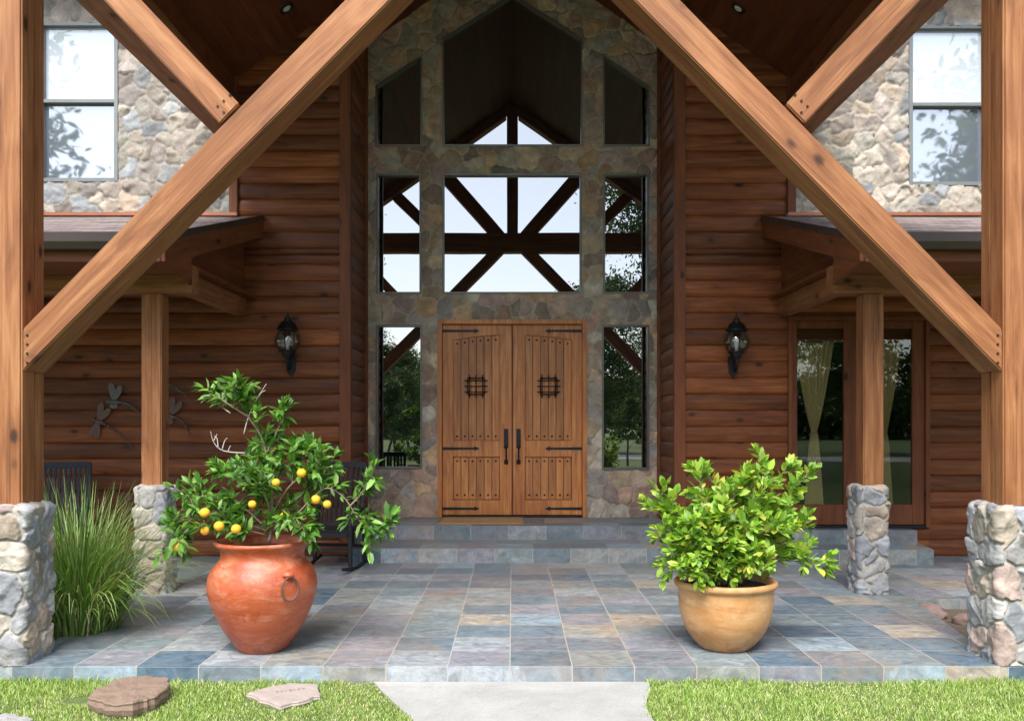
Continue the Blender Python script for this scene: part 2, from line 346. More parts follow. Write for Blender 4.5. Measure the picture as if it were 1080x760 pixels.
def spline(pts, n=6):
    P = [Vector(p) for p in pts]; P = [P[0] * 2 - P[1]] + P + [P[-1] * 2 - P[-2]]; out = []
    for i in range(1, len(P) - 2):
        for k in range(n):
            t = k / n; a, b, c, d = P[i - 1], P[i], P[i + 1], P[i + 2]
            out.append(.5 * ((2 * b) + (c - a) * t + (2 * a - 5 * b + 4 * c - d) * t * t + (3 * b - a - 3 * c + d) * t ** 3))
    out.append(P[-2]); return out
def np_mesh(name, V, F, colors=None, attr='stone'):
    """V (n,3), F (m,k) equal-size faces"""
    me = bpy.data.meshes.new(name); m, k = F.shape
    me.vertices.add(len(V)); me.vertices.foreach_set('co', V.astype(np.float32).ravel())
    me.loops.add(m * k); me.loops.foreach_set('vertex_index', F.astype(np.int32).ravel())
    me.polygons.add(m); me.polygons.foreach_set('loop_start', np.arange(0, m * k, k, dtype=np.int32)); me.polygons.foreach_set('loop_total', np.full(m, k, dtype=np.int32))
    me.update(calc_edges=True)
    if colors is not None:
        ca = me.color_attributes.new(attr, 'FLOAT_COLOR', 'POINT'); c = np.ones((len(V), 4), np.float32); c[:, :3] = colors; ca.data.foreach_set('color', c.ravel())
    me.validate(); return me

# value noise (numpy)
def vnoise(p, seed, scale):
    q = np.asarray(p) * scale; i = np.floor(q).astype(np.int64); f = q - i; f = f * f * (3 - 2 * f); res = 0
    dim = q.shape[1]
    for c in range(1 << dim):
        off = np.array([(c >> k) & 1 for k in range(dim)]); j = i + off; h = seed * 374761393
        for k, pr in zip(range(dim), (668265263, 2246822519, 3266489917)): h = h ^ (j[:, k] * pr)
        h = (h ^ (h >> 13)) * 1274126177; h = (h ^ (h >> 16)) & 0xffff
        wgt = 1
        for k in range(dim): wgt = wgt * (f[:, k] if off[k] else 1 - f[:, k])
        res = res + wgt * (h / 65535.0)
    return res * 2 - 1
def fbm(p, seed, scale, oct=4):
    return sum(vnoise(p, seed + o * 17, scale * 2 ** o) * .55 ** o for o in range(oct))
PAL = {'pier': [(.30, .30, .305), (.25, .255, .275), (.37, .33, .28), (.36, .29, .23), (.33, .32, .31), (.24, .25, .27), (.34, .26, .23), (.40, .34, .28), (.29, .29, .30)],
       'gable': [(.40, .31, .23), (.34, .24, .19), (.46, .35, .24), (.32, .28, .25), (.42, .27, .20), (.50, .33, .20), (.31, .23, .20), (.42, .37, .30), (.26, .21, .17)],
       'upper': [(.30, .28, .24), (.34, .30, .25), (.27, .27, .265), (.35, .285, .225), (.29, .25, .22), (.25, .26, .27), (.37, .33, .28), (.23, .205, .185)]}
def stonefield(P, seed, sx, sy, per=None, H=.03, mortar=.008, pal='gable', mcol=(.42, .38, .31), tilt=.12, aniso=None, bev=.03, rough=.006, lo=None, hi=None, strat=False, facet=.6):
    """returns height and colour at surface coordinates P (n,2): irregular stones in mortar"""
    g = np.random.default_rng(seed)
    lo = P.min(0) if lo is None else lo; hi = P.max(0) if hi is None else hi
    W = per if per else hi[0] - lo[0]; nx = max(2, int(round(W / sx))); ny = max(2, int(round((hi[1] - lo[1]) / sy)))
    S = []
    for j in range(-1, ny + 1):
        for i in range(nx if per else nx + 2):
            x = (i + (.5 if j % 2 else 0) + g.uniform(-.36, .36)) * W / nx - (0 if per else W / nx)
            y = (j + .5 + g.uniform(-.36, .36)) * (hi[1] - lo[1]) / ny; S.append((x + lo[0], y + lo[1]))
            if g.random() < .2: S.append((x + lo[0] + g.uniform(.3, .5) * sx, y + lo[1] + g.uniform(-.4, .4) * sy))
    S = np.array(S); n0 = len(S); ids = np.arange(n0)
    if per: S = np.concatenate([S, S - [per, 0], S + [per, 0]]); ids = np.tile(ids, 3)
    wgt = g.uniform(.85, 1.18, n0); rot = g.uniform(-.5, .5, n0); ast = g.uniform(.75, 1.3, n0)
    Q = P + np.stack([fbm(P, seed + 1, 5, 3), fbm(P, seed + 2, 5, 3)], 1) * .03 + np.stack([fbm(P, seed + 8, 25, 2), fbm(P, seed + 9, 25, 2)], 1) * .007
    F1 = np.empty(len(P)); F2 = np.empty(len(P)); I = np.empty(len(P), int)
    for s in range(0, len(P), 20000):
        q = Q[s:s + 20000]; dx = q[:, None, 0] - S[None, :, 0]; dy = q[:, None, 1] - S[None, :, 1]
        r = rot[ids][None]; c, sn = np.cos(r), np.sin(r); a = dx * c + dy * sn; b = -dx * sn + dy * c
        k = ast[ids][None]; dd = (np.sqrt((a / k) ** 2 + (b * k) ** 2) * .55 + np.maximum(np.abs(a / k), np.abs(b * k)) * .45) * wgt[ids][None]
        o = np.argpartition(dd, 1, axis=1)[:, :2]; d2 = np.take_along_axis(dd, o, 1); sw = d2[:, 0] > d2[:, 1]
        o[sw] = o[sw][:, ::-1]; d2 = np.sort(d2, 1); F1[s:s + 20000] = d2[:, 0]; F2[s:s + 20000] = d2[:, 1]; I[s:s + 20000] = o[:, 0]
    e = (F2 - F1) * .5; sid = ids[I]
    t = np.clip((e - mortar) / bev, 0, 1); prof = 1 - (1 - t) ** 2.2
    hs = g.uniform(.55, 1.1, n0); gx = g.uniform(-tilt, tilt, n0); gy = g.uniform(-tilt, tilt, n0); rel = P - S[I]
    fct = np.abs(fbm(P + sid[:, None] * 3.7, seed + 5, 6, 2)) * facet
    hk = None
    for k in range(5):
        th = g.uniform(0, 6.283, n0); mg = g.uniform(.05, tilt * 2.0, n0); c0 = H * g.uniform(.75, 1.25, n0)
        v_ = c0[sid] + mg[sid] * (np.cos(th)[sid] * rel[:, 0] + np.sin(th)[sid] * rel[:, 1]); hk = v_ if hk is None else np.minimum(hk, v_)
    hk = np.clip(hk, H * .5, H * 1.3)
    h = prof * (hk * (.75 + .35 * hs[sid]) + fbm(P + sid[:, None] * 5.1, seed + 3, 14, 4) * rough * .8 - fct * H * .3)
    h = h + (1 - np.clip(t, 0, 1)) * fbm(P, seed + 4, 30, 2) * .0015
    pl = np.array(PAL[pal]); cs = pl[g.integers(0, len(pl), n0)] * g.uniform(.66, 1.22, (n0, 1)); c = cs[sid]
    c = c * (1 + .16 * fbm(P + sid[:, None] * 2.3, seed + 6, 10, 4))[:, None]
    mk = np.clip((e - mortar * .7) / .006, 0, 1)[:, None]; c = c * mk + np.array(mcol) * (1 - mk)
    return h, np.clip(c, .02, .9)
def stone_wall(name, x0, x1, z0, z1, y, holes, parent, res, seed, keep=None, **kw):
    """front-facing (-Y) stone face; holes are polygons [(x,z),...]"""
    xs = set(np.linspace(x0, x1, int((x1 - x0) / res) + 1)); zs = set(np.linspace(z0, z1, int((z1 - z0) / res) + 1))
    for hp in holes:
        for p in hp: xs.add(p[0]); zs.add(p[1])
    def clean(s, must):
        s = sorted(s); out = []
        for v in s:
            if out and v - out[-1] < res * .35:
                if v in must: out[-1] = v
                continue
            out.append(v)
        return np.array(out)
    xs = clean(xs, {p[0] for h in holes for p in h} | {x0, x1}); zs = clean(zs, {p[1] for h in holes for p in h} | {z0, z1})
    X, Z = np.meshgrid(xs, zs); P = np.stack([X.ravel(), Z.ravel()], 1)
    h, c = stonefield(P, seed, **kw)
    def inside(px, pz, poly):
        r = np.zeros(px.shape, bool); n = len(poly)
        for i in range(n):
            (xa, za), (xb, zb) = poly[i], poly[(i + 1) % n]
            cnd = ((za > pz) != (zb > pz)) & (px < (xb - xa) * (pz - za) / ((zb - za) if abs(zb - za) > 1e-12 else 1e-12) + xa); r ^= cnd
        return r
    nx, nz = len(xs), len(zs); i, j = np.meshgrid(np.arange(nx - 1), np.arange(nz - 1)); i = i.ravel(); j = j.ravel()
    cx = (xs[i] + xs[i + 1]) / 2; cz = (zs[j] + zs[j + 1]) / 2; ok = np.ones(len(i), bool)
    for hp in holes: ok &= ~inside(cx, cz, hp)
    if keep: ok &= keep(cx, cz)
    a = j * nx + i; F = np.stack([a, a + 1, a + 1 + nx, a + nx], 1)[ok]
    V = np.stack([P[:, 0], y - h, P[:, 1]], 1); V[:, 0] += 0
    used = np.unique(F); mp = -np.ones(len(V), int); mp[used] = np.arange(len(used))
    me = np_mesh(name, V[used], mp[F], c[used]); o = link(name, me, M['stone'], parent, smooth=False); return o
def stone_pier(x0, x1, y0, y1, hgt, seed, label, res=.0052, sx=.22, sy=.2, H=.04, zb=0, **kw):
    g = empty('stone_pier', ((x0 + x1) / 2, (y0 + y1) / 2, zb), label, 'stone pier', 'stone piers carrying the porch posts')
    W, Dp, r = x1 - x0, y1 - y0, .03; ins = H * .6; W -= 2 * ins; Dp -= 2 * ins
    segs = []; L = 2 * (W - 2 * r) + 2 * (Dp - 2 * r) + 2 * math.pi * r; nu = int(L / res); nv = int(hgt / res)
    u = np.arange(nu) * L / nu; pos = np.zeros((nu, 2)); nor = np.zeros((nu, 2))
    a1, a2, q = W - 2 * r, Dp - 2 * r, math.pi * r / 2
    for k, s in enumerate(u):
        cx, cy = W / 2 - r, Dp / 2 - r; parts = [(a1, 0), (q, 1), (a2, 2), (q, 3), (a1, 4), (q, 5), (a2, 6), (q, 7)]; t = s
        for ln, id_ in parts:
            if t <= ln + 1e-9: break
            t -= ln
        if id_ == 0: pos[k] = (-cx + t, -Dp / 2); nor[k] = (0, -1)
        elif id_ == 2: pos[k] = (W / 2, -cy + t); nor[k] = (1, 0)
        elif id_ == 4: pos[k] = (cx - t, Dp / 2); nor[k] = (0, 1)
        elif id_ == 6: pos[k] = (-W / 2, cy - t); nor[k] = (-1, 0)
        else:
            base = {1: (cx, -cy, -90), 3: (cx, cy, 0), 5: (-cx, cy, 90), 7: (-cx, -cy, 180)}[id_]; an = R(base[2]) + t / r
            nor[k] = (math.cos(an), math.sin(an)); pos[k] = (base[0] + r * nor[k][0], base[1] + r * nor[k][1])
    zv = np.linspace(0, hgt, nv + 1); U, Z = np.meshgrid(u, zv); P = np.stack([U.ravel(), Z.ravel()], 1)
    h, c = stonefield(P, seed, sx=sx, sy=sy, per=L, H=H, pal='pier', mcol=(.33, .31, .275), lo=np.array([0, 0]), hi=np.array([L, hgt]), **kw)
    h = h.reshape(nv + 1, nu); topf = np.clip((hgt - zv) / .03, 0, 1)[:, None]; h = h - (1 - topf) ** 2 * .02
    V = np.zeros((nv + 1, nu, 3)); V[:, :, 0] = pos[None, :, 0] + nor[None, :, 0] * h; V[:, :, 1] = pos[None, :, 1] + nor[None, :, 1] * h; V[:, :, 2] = Z
    top = V[-1].copy(); rings = [V.reshape(-1, 3)]; cols = [c]; ctr = np.array([0, 0, hgt]); K = 8
    for i in range(1, K + 1):
        f = 1 - i / K * .98; ring = top.copy(); ring[:, :2] *= f
        ring[:, 2] = hgt + .012 * fbm(ring[:, :2], seed + 30, 9, 3) + .008; rings.append(ring)
        cc = np.array(PAL['pier'])[(np.floor((ring[:, 0] + 5) * 4.2) + np.floor((ring[:, 1] + 5) * 3.7) * 3).astype(int) % 9]; cols.append(cc)
    VV = np.concatenate(rings); CC = np.concatenate(cols); rows = nv + 1 + K; F = []
    i = np.arange(nu); i2 = (i + 1) % nu
    for r_ in range(rows - 1): F.append(np.stack([r_ * nu + i, r_ * nu + i2, (r_ + 1) * nu + i2, (r_ + 1) * nu + i], 1))
    me = np_mesh('masonry', VV, np.concatenate(F), CC); link('masonry', me, M['stone'], g, smooth=False); return g

# ------------------------------------------------------------------ ground and paving (setting)
def struct(o): return tag(o, kind='structure')
bm = bmesh.new(); ys = [-400, -30, 4.0, 6.1, 40, 400]; xs = [-400, -40, -8, 8, 40, 400]
vv = [[bm.verts.new((x, y, -.115)) for x in xs] for y in ys]
for j in range(5):
    for i in range(5): bm.faces.new((vv[j][i], vv[j][i + 1], vv[j + 1][i + 1], vv[j + 1][i]))
struct(link('ground', fin(bm, 'ground'), M['lawn']))
struct(prism('gravel_road', [(-200, -30), (200, -20), (200, -14), (-200, -24)], 'xy', -.3, -.105, M['gravel'], bev=0))
wl = spline([(-.905, 5.998), (-.80, 5.72), (-.62, 5.35), (-.52, 5.0), (-.5, 4.3), (-.55, 2), (-.6, -6)], 6)if False else None
def spl2(p, n=6): return [(v.x, v.y) for v in spline([(a, b, 0) for a, b in p], n)]
left = spl2([(-.905, 5.996), (-.80, 5.74), (-.67, 5.45), (-.56, 5.2), (-.52, 4.8), (-.52, 3), (-.6, -6)])
right = spl2([(.89, 5.996), (.865, 5.8), (.80, 5.5), (.80, 5.2), (.82, 4.8), (.85, 3), (.95, -6)])
struct(prism('concrete_walk', left + right[::-1], 'xy', -.25, -.100, M['concrete'], bev=0))
floor_pts = [(-5.4, 6.0), (5.4, 6.0), (5.4, 6.42), (3.30, 6.42), (3.62, 8.3), (9, 8.3), (9, 11.3), (-9, 11.3), (-9, 8.3), (-3.62, 8.3), (-3.30, 6.42), (-5.4, 6.42)]
struct(prism('porch_floor', floor_pts, 'xy', -.3, 0, M['slate'], bev=.008, origin=(0, 0, 0)))
for s in (-1, 1):
    nm = 'planting_bed'
    pts = [(s * 3.30, 6.425), (s * 9, 6.425), (s * 9, 8.295), (s * 3.62, 8.295)]
    struct(prism(nm, pts, 'xy', -.3, -.09, M['bed'], bev=0))
struct(prism('entry_step', [(-1.86, 10.43), (1.86, 10.43), (1.86, 11.3), (-1.86, 11.3)], 'xy', -.05, .165, M['slate2'], bev=.006, origin=(0, 10.43, 0)))
struct(prism('entry_landing', [(-1.945, 11.25), (1.945, 11.25), (1.945, 12.5), (-1.945, 12.5)], 'xy', -.05, .33, M['slate3'], bev=.006, origin=(0, 11.25, 0)))
struct(prism('side_step', [(3.05, 10.3), (4.72, 10.3), (4.82, 10.96), (3.05, 10.96)], 'xy', -.05, .17, M['slate2'], bev=.006, origin=(3, 10.3, 0)))
struct(prism('side_landing', [(3.2, 10.72), (4.72, 10.72), (4.72, 10.96), (3.2, 10.96)], 'xy', -.05, .34, M['slate3'], bev=.006, origin=(3, 10.72, 0)))

# ------------------------------------------------------------------ the house
house = empty('log_house', (0, 12, 0), 'log and stone house with arched double doors under its porch gable', 'house')
HO = Vector((0, -12, 0))
def hp(o, parent=None):     # parent to the house keeping scene coordinates
    o.parent = parent or house
    if o.type != 'EMPTY': o.location = Vector(o.location) + HO
    return o
DW, DS = 11.0, 12.3        # wing siding plane, stone entry plane
def siding(name, x0, x1, z0, z1, y, ret=None):
    """half-log boards; ret=side -> a return wall running along Y at x0 between y and x1(as y end)"""
    p = .1935; prof = []
    k0 = math.floor(z0 / p); k1 = math.ceil(z1 / p)
    for k in range(k0, k1):
        for t, dpt in ((0, -.002), (.025, .010), (.10, .018), (.3, .025), (.5, .028), (.7, .025), (.89, .018), (.965, .010), (.99, -.002)):
            z = (k + t) * p
            if z0 <= z <= z1: prof.append((z, dpt))
    prof = [(z0, .0)] + prof + [(z1, .0)]; bm = bmesh.new(); A, B = [], []
    for z, dpt in prof:
        if ret is None: A.append(bm.verts.new((x0, y - dpt, z))); B.append(bm.verts.new((x1, y - dpt, z)))
        else: A.append(bm.verts.new((x0 - ret * dpt, y, z))); B.append(bm.verts.new((x0 - ret * dpt, x1, z)))
    for i in range(len(A) - 1): bm.faces.new((A[i], B[i], B[i + 1], A[i + 1]))
    bmesh.ops.recalc_face_normals(bm, faces=bm.faces)
    me = fin(bm, name); o = link(name, me, M['siding_y' if ret else 'siding']); me.shade_smooth(); return hp(o)
def ceil_z(x): return 8.0 - .7 * abs(x)
# siding: lower wing walls, upper parts, returns
siding('siding_wall', -8.5, -1.955, 0, 3.6, DW); siding('siding_wall', -3.27, -1.955, 3.6, 6.7, DW)
fx0, fx1, fz0, fz1 = PX(830, DW), PX(979, DW), .34, PZ(334, DW)
siding('siding_wall', 1.955, fx0, 0, 3.6, DW); siding('siding_wall', fx1, 8.5, 0, 3.6, DW)
siding('siding_wall', fx0, fx1, fz1, 3.6, DW); siding('siding_wall', fx0, fx1, 0, .338, DW); siding('siding_wall', 1.955, 3.27, 3.6, 6.7, DW)
for s in (-1, 1):
    siding('siding_return', s * 1.98, DS, 0, 6.9, DW + .02, ret=s)
    x = s * 1.955
    hp(box('corner_board', min(x, x + s * .105), max(x, x + s * .105), DW - .065, DW - .03 + .02, .02, 6.62, M['trimz']))
    hp(box('corner_board', min(s * 1.925, s * 1.975), max(s * 1.925, s * 1.975), DW - .063, DW + .05, .02, 6.6, M['trimz']))
    hp(box('corner_board', min(s * 1.925, s * 1.975), max(s * 1.925, s * 1.975), DS - .09, DS - .035, .33, 6.6, M['trimz']))
    hp(box('corner_board', min(s * 3.27, s * 3.37), max(s * 3.27, s * 3.37), DW - .075, DW, 4.09, 6.3, M['trimz']))
# stone entry wall
def P2(pts): return [(PX(x, DS), PZ(y, DS)) for x, y in pts]
win = {'top': P2([(467, 155), (614, 155), (614, 42), (540.5, -4), (467, 42)]),
       'topL': P2([(396.5, 155), (445, 155), (445, 60), (396.5, 92)]), 'topR': P2([(636, 155), (684.5, 155), (684.5, 92), (636, 60)]),
       'mid': P2([(467, 310), (613, 310), (613, 184.5), (467, 184.5)]),
       'midL': P2([(397.5, 310), (444, 310), (444, 184.5), (397.5, 184.5)]), 'midR': P2([(636.5, 310), (683.5, 310), (683.5, 184.5), (636.5, 184.5)]),
       'lowL': P2([(397, 494), (445, 494), (445, 343.5), (397, 343.5)]), 'lowR': P2([(635, 495), (684, 495), (684, 343.5), (635, 343.5)])}
dx0, dx1, dz0, dz1 = PX(461.5, DS), PX(618.8, DS), .33, PZ(337.5, DS)
doorhole = [(dx0 + .02, dz0), (dx1 - .02, dz0), (dx1 - .02, dz1 - .02), (dx0 + .02, dz1 - .02)]
o = stone_wall('entry_stone_wall', -1.98, 1.98, .33, 7.9, DS, list(win.values()) + [doorhole], None, .0145, 11, keep=lambda x, z: z < 8.06 - .7 * np.abs(x),
               sx=.27, sy=.22, H=.034, mortar=.005, pal='gable', mcol=(.40, .34, .25), bev=.007, rough=.008, tilt=.16)
hp(o)
labels = {}
for k, pts in win.items():
    wroot = empty('window', (0, 0, 0)); hp(wroot)
    cx = sum(p[0] for p in pts) / len(pts); cz = sum(p[1] for p in pts) / len(pts)
    prism('pane', pts, 'xz', DS + .03 - 12, DS + .045 - 12, M['glass'], wroot, bev=0).location.y += 0
    bm = bmesh.new(); n = len(pts); t = .019
    # mitred frame
    area = sum(pts[i][0] * pts[(i + 1) % n][1] - pts[(i + 1) % n][0] * pts[i][1] for i in range(n)); sg = 1 if area > 0 else -1
    inn, outp = [], []
    for i in range(n):
        a, b, c = Vector(pts[i - 1]), Vector(pts[i]), Vector(pts[(i + 1) % n]); e1 = (b - a).normalized(); e2 = (c - b).normalized()
        n1 = Vector((-e1.y, e1.x)) * sg; n2 = Vector((-e2.y, e2.x)) * sg; m = (n1 + n2); m = m / (m.dot(n1))
        inn.append(b + m * t); outp.append(b - m * .006)
    y0, y1 = DS - .032 - 12, DS + .04 - 12; rings = [[bm.verts.new((p.x, yy, p.y)) for p in L] for L, yy in ((outp, y0), (inn, y0), (inn, y1), (outp, y1))]
    for a in range(4):
        for i in range(n): bm.faces.new((rings[a][i], rings[a][(i + 1) % n], rings[(a + 1) % 4][(i + 1) % n], rings[(a + 1) % 4][i]))
    bmesh.ops.recalc_face_normals(bm, faces=bm.faces); link('frame', fin(bm, 'frame'), M['frame'], wroot)
# upper side stone walls with sash windows
for s in (-1, 1):
    if s < 0: wx0, wx1 = PX(44, DW), PX(125, DW)
    else: wx0, wx1 = PX(958, DW), PX(1039, DW)
    wz0, wz1 = PZ(192 if s < 0 else 196, DW), PZ(26 if s < 0 else 29, DW)
    hole = [(wx0, wz0), (wx1, wz0), (wx1, wz1), (wx0, wz1)]
    xa, xb = (-7.2, -3.37) if s < 0 else (3.37, 7.2)
    o = stone_wall('upper_stone_wall', xa, xb, 4.09, 7.0, DW - .02, [hole], None, .017, 21 + s, sx=.26, sy=.20, H=.036, mortar=.004, pal='upper', mcol=(.30, .27, .225), bev=.008, rough=.009, tilt=.30, facet=.5)
    hp(o); wr = empty('window', (0, 0, 0)); hp(wr); yy = DW - 12; mz = wz0 + (wz1 - wz0) * .505; f = .035; g = M['frame_light']
    box('pane', wx0 + f, wx1 - f, yy + .03, yy + .04, mz + .02, wz1 - f, M['blindglass'], wr, 0)
    box('pane', wx0 + f, wx1 - f, yy + .03, yy + .04, wz0 + f, mz - .02, M['screenglass'], wr, 0)
    bm = bmesh.new()
    for a in ((wx0 - .012, wx0 + f, wz0 - .012, wz1 + .012), (wx1 - f, wx1 + .012, wz0 - .012, wz1 + .012)): wbox(bm, a[0], a[1], yy - .05, yy + .045, a[2], a[3], .004)
    for a in ((wz0 - .012, wz0 + f), (wz1 - f, wz1 + .012), (mz - .022, mz + .022)): wbox(bm, wx0 + f + .001, wx1 - f - .001, yy - .04, yy + .045, a[0], a[1], .004)
    link('frame', fin(bm, 'frame'), g, wr)
    if s < 0: hp(box('wall_side', -8.4, -7.2, DW, DW + .1, 4, 7, M['trimz']))
    else: hp(box('wall_side', 7.2, 8.4, DW, DW + .1, 4, 7, M['trimz']))
    # main roof eave above the stone wall
    e0, e1 = (s * 3.75, s * 9); pts = [(10.25, 7.05), (10.25, 7.25), (19, 11.0), (19, 10.75), (11.1, 7.35), (11.1, 7.05)]
    hp(prism('main_roof', pts, 'yz', min(e0, e1), max(e0, e1), M['shingle'], bev=0))
    # walls at the far sides and back so that the house is closed
    hp(box('wall_end', min(s * 8.4, s * 8.5), max(s * 8.4, s * 8.5), DW + .12, 19, -.1, 7.2, M['trimy'], bev=0))
    hp(box('wall_core', min(s * 2.2, s * 8.38), max(s * 2.2, s * 8.38), 14.2, 14.3, 0, 8, M['dark'], bev=0))
hp(box('wall_back', -8.4, 8.4, 18.9, 19, -.1, 7.2, M['trimx'], bev=0))
hp(box('wall_core', -2.2, 2.2, DS + .14, DS + .3, .0, 6.5, M['dark'], bev=0))

# front double door
dd = empty('double_door', (0, 0, 0)); hp(dd); yd = DS - 12
bm = bmesh.new(); fw = .06
wbox(bm, dx0, dx0 + fw, yd - .045, yd + .1, dz0, dz1, .006); wbox(bm, dx1 - fw, dx1, yd - .045, yd + .1, dz0, dz1, .006); wbox(bm, dx0 + fw + .001, dx1 - fw - .001, yd - .043, yd + .1, dz1 - fw, dz1 - .001, .006)
o = link('door_frame', fin(bm, 'door_frame'), M['doorz'], dd)
hp(box('threshold', dx0 + fw, dx1 - fw, DS - .06, DS + .1, .332, .352, M['iron'])).name = 'threshold'
def DXp(px): return PX(px, DS + .04)
def DZp(py): return PZ(py, DS + .04)
yl = yd + .05
lx0, lxm, lx1 = dx0 + fw + .004, (DXp(539) + DXp(541.7)) / 2, dx1 - fw - .004; lz0, lz1 = .358, dz1 - fw - .006
for s in (-1, 1):
    def mx(px): return DXp(px) if s < 0 else 2 * lxm - DXp(px)     # mirror about the meeting line
    a, b = (lx0, lxm - .004) if s < 0 else (lxm + .004, lx1)
    pu0, pu1 = sorted((mx(478), mx(526.9))); zu0, zu1 = DZp(464.7), DZp(358.8); zl0, zl1 = DZp(527), DZp(481.8)
    bm = bmesh.new()     # stile-and-rail body with the arched opening
    F, Bk = yl - .022, yl + .025
    wbox(bm, a, pu0, F, Bk, lz0, lz1, .004); wbox(bm, pu1, b, F, Bk, lz0, lz1, .004)
    wbox(bm, pu0 + .0005, pu1 - .0005, F + .0005, Bk, lz0, zl0, .004); wbox(bm, pu0 + .0005, pu1 - .0005, F + .0005, Bk, zl1, zu0, .004)
    N = 12; pts = []
    for i in range(N + 1):
        t = i / N; x = pu0 + (pu1 - pu0) * t; tt = t if s < 0 else 1 - t; pts.append((x, zu1 + .062 * math.sin(tt * math.pi / 2)))
    A = [bm.verts.new((x, F + .0005, z)) for x, z in pts]; B = [bm.verts.new((x, F + .0005, lz1)) for x, z in pts]
    A2 = [bm.verts.new((x, Bk, z)) for x, z in pts]
    for i in range(N): bm.faces.new((A[i], A[i + 1], B[i + 1], B[i])); bm.faces.new((A[i], A2[i], A2[i + 1], A[i + 1]))
    bmesh.ops.recalc_face_normals(bm, faces=bm.faces)
    link('door_leaf', fin(bm, 'door_leaf'), M['doorz'], dd)
    # moulding bead round the panels
    bm = bmesh.new(); q = .007
    up = [(pu0, zu0)] + pts + [(pu1, zu0)]
    tube(bm, [(x, F - .001, z) for x, z in up], q, 6, closed=True); tube(bm, [(x, F - .001, z) for x, z in ((pu0, zl0), (pu0, zl1), (pu1, zl1), (pu1, zl0))], q, 6, closed=True)
    link('panel_moulding', fin(bm, 'panel_moulding'), M['doorz'], dd, smooth=True)
    for (z0, z1) in ((zu0, zu1 + .07), (zl0, zl1)):      # planks with V joints
        n = 6; pw = (pu1 - pu0) / n; bm = bmesh.new()
        for i in range(n): wbox(bm, -pw * 3 + i * pw + .0028, -pw * 3 + (i + 1) * pw - .0028, -.012, .012, -(z1 - z0) / 2, (z1 - z0) / 2, .007)
        link('plank_panel', fin(bm, 'plank_panel'), M['plank'], dd, ((pu0 + pu1) / 2, yl + .004, (z0 + z1) / 2))
    pw = (pu1 - pu0) / 6
    if s < 0:
        bm = bmesh.new(); bmesh.ops.create_uvsphere(bm, u_segments=10, v_segments=6, radius=.014, matrix=Matrix.Diagonal((1, .6, 1, 1))); stud_me = fin(bm, 'stud'); stud_me.materials.append(M['iron']); stud_me.shade_smooth()
    for i in range(6):
        x = pu0 + (i + .5) * pw; tt = (i + .5) / 6 if s < 0 else 1 - (i + .5) / 6
        for z in (zu1 + .062 * math.sin(tt * math.pi / 2) - .06, zu0 + .055, zl1 - .06, zl0 + .06):
            link('stud', stud_me, None, dd, (x, yl - .008, z))
    # speakeasy grille
    gx, gz = mx(502.2), DZp(407.8); bm = bmesh.new()
    for k in (-1, 0, 1):
        tube(bm, [(gx + k * .088, yl - .045, gz - .155), (gx + k * .088, yl - .045, gz + .155)], .0075, 6); tube(bm, [(gx - .155, yl - .048, gz + k * .075), (gx + .155, yl - .048, gz + k * .075)], .0075, 6)
    for sx in (-1, 1):
        for sz in (-1, 1): tube(bm, [(gx + sx * .105, yl - .046, gz + sz * .105), (gx + sx * .105, yl, gz + sz * .105)], .008, 6)
    for k in (-1, 1): tube(bm, [(gx - .11, yl - .046, gz + k * .108), (gx + .11, yl - .046, gz + k * .108)], .009, 6); tube(bm, [(gx + k * .112, yl - .046, gz - .108), (gx + k * .112, yl - .046, gz + .108)], .007, 6)
    link('grille', fin(bm, 'grille'), M['iron'], dd, smooth=True)
    box('grille_hatch', gx - .10, gx + .10, yl - .012, yl - .005, gz - .10, gz + .10, M['doorz'], dd, .003)
    for py in (349.5, 473.2, 536.4):
        z = DZp(py); hx = a if s < 0 else b; dr = 1 if s < 0 else -1; L = .5; h = .019
        pts2 = [(hx, z - h), (hx + dr * L * .84, z - h * .7), (hx + dr * L * .86, z - h * 1.7), (hx + dr * L * .90, z - h * 1.1), (hx + dr * L, z), (hx + dr * L * .90, z + h * 1.1), (hx + dr * L * .86, z + h * 1.7), (hx + dr * L * .84, z + h * .7), (hx, z + h)]
        prism('strap_hinge', pts2, 'xz', yl - .032, yl - .024, M['iron'], dd, bev=.002)
    hx = mx(533.8)
    hd = box('handle', hx - .030, hx + .030, yl - .034, yl - .023, DZp(473), DZp(452.5), M['iron'], dd, .004)
    hd2 = empty('handle_grip', (0, 0, 0), parent=dd); bpy.data.objects.remove(hd2)
    bm = bmesh.new(); zt, zb = DZp(473) - .005, DZp(489); tube(bm, spline([(hx, yl - .03, zt + .03), (hx, yl - .085, zt), (hx, yl - .09, (zt + zb) / 2), (hx, yl - .08, zb + .02), (hx, yl - .03, zb + .02)]), .011, 8)
    wbox(bm, hx - .028, hx + .028, yl - .036, yl - .023, zb - .01, zb + .05, .003); link('handle', fin(bm, 'handle'), M['iron'], dd)
box('meeting_strip', lxm - .012, lxm + .012, yl - .036, yl - .0, lz0, lz1, M['trimz'], dd, .004)

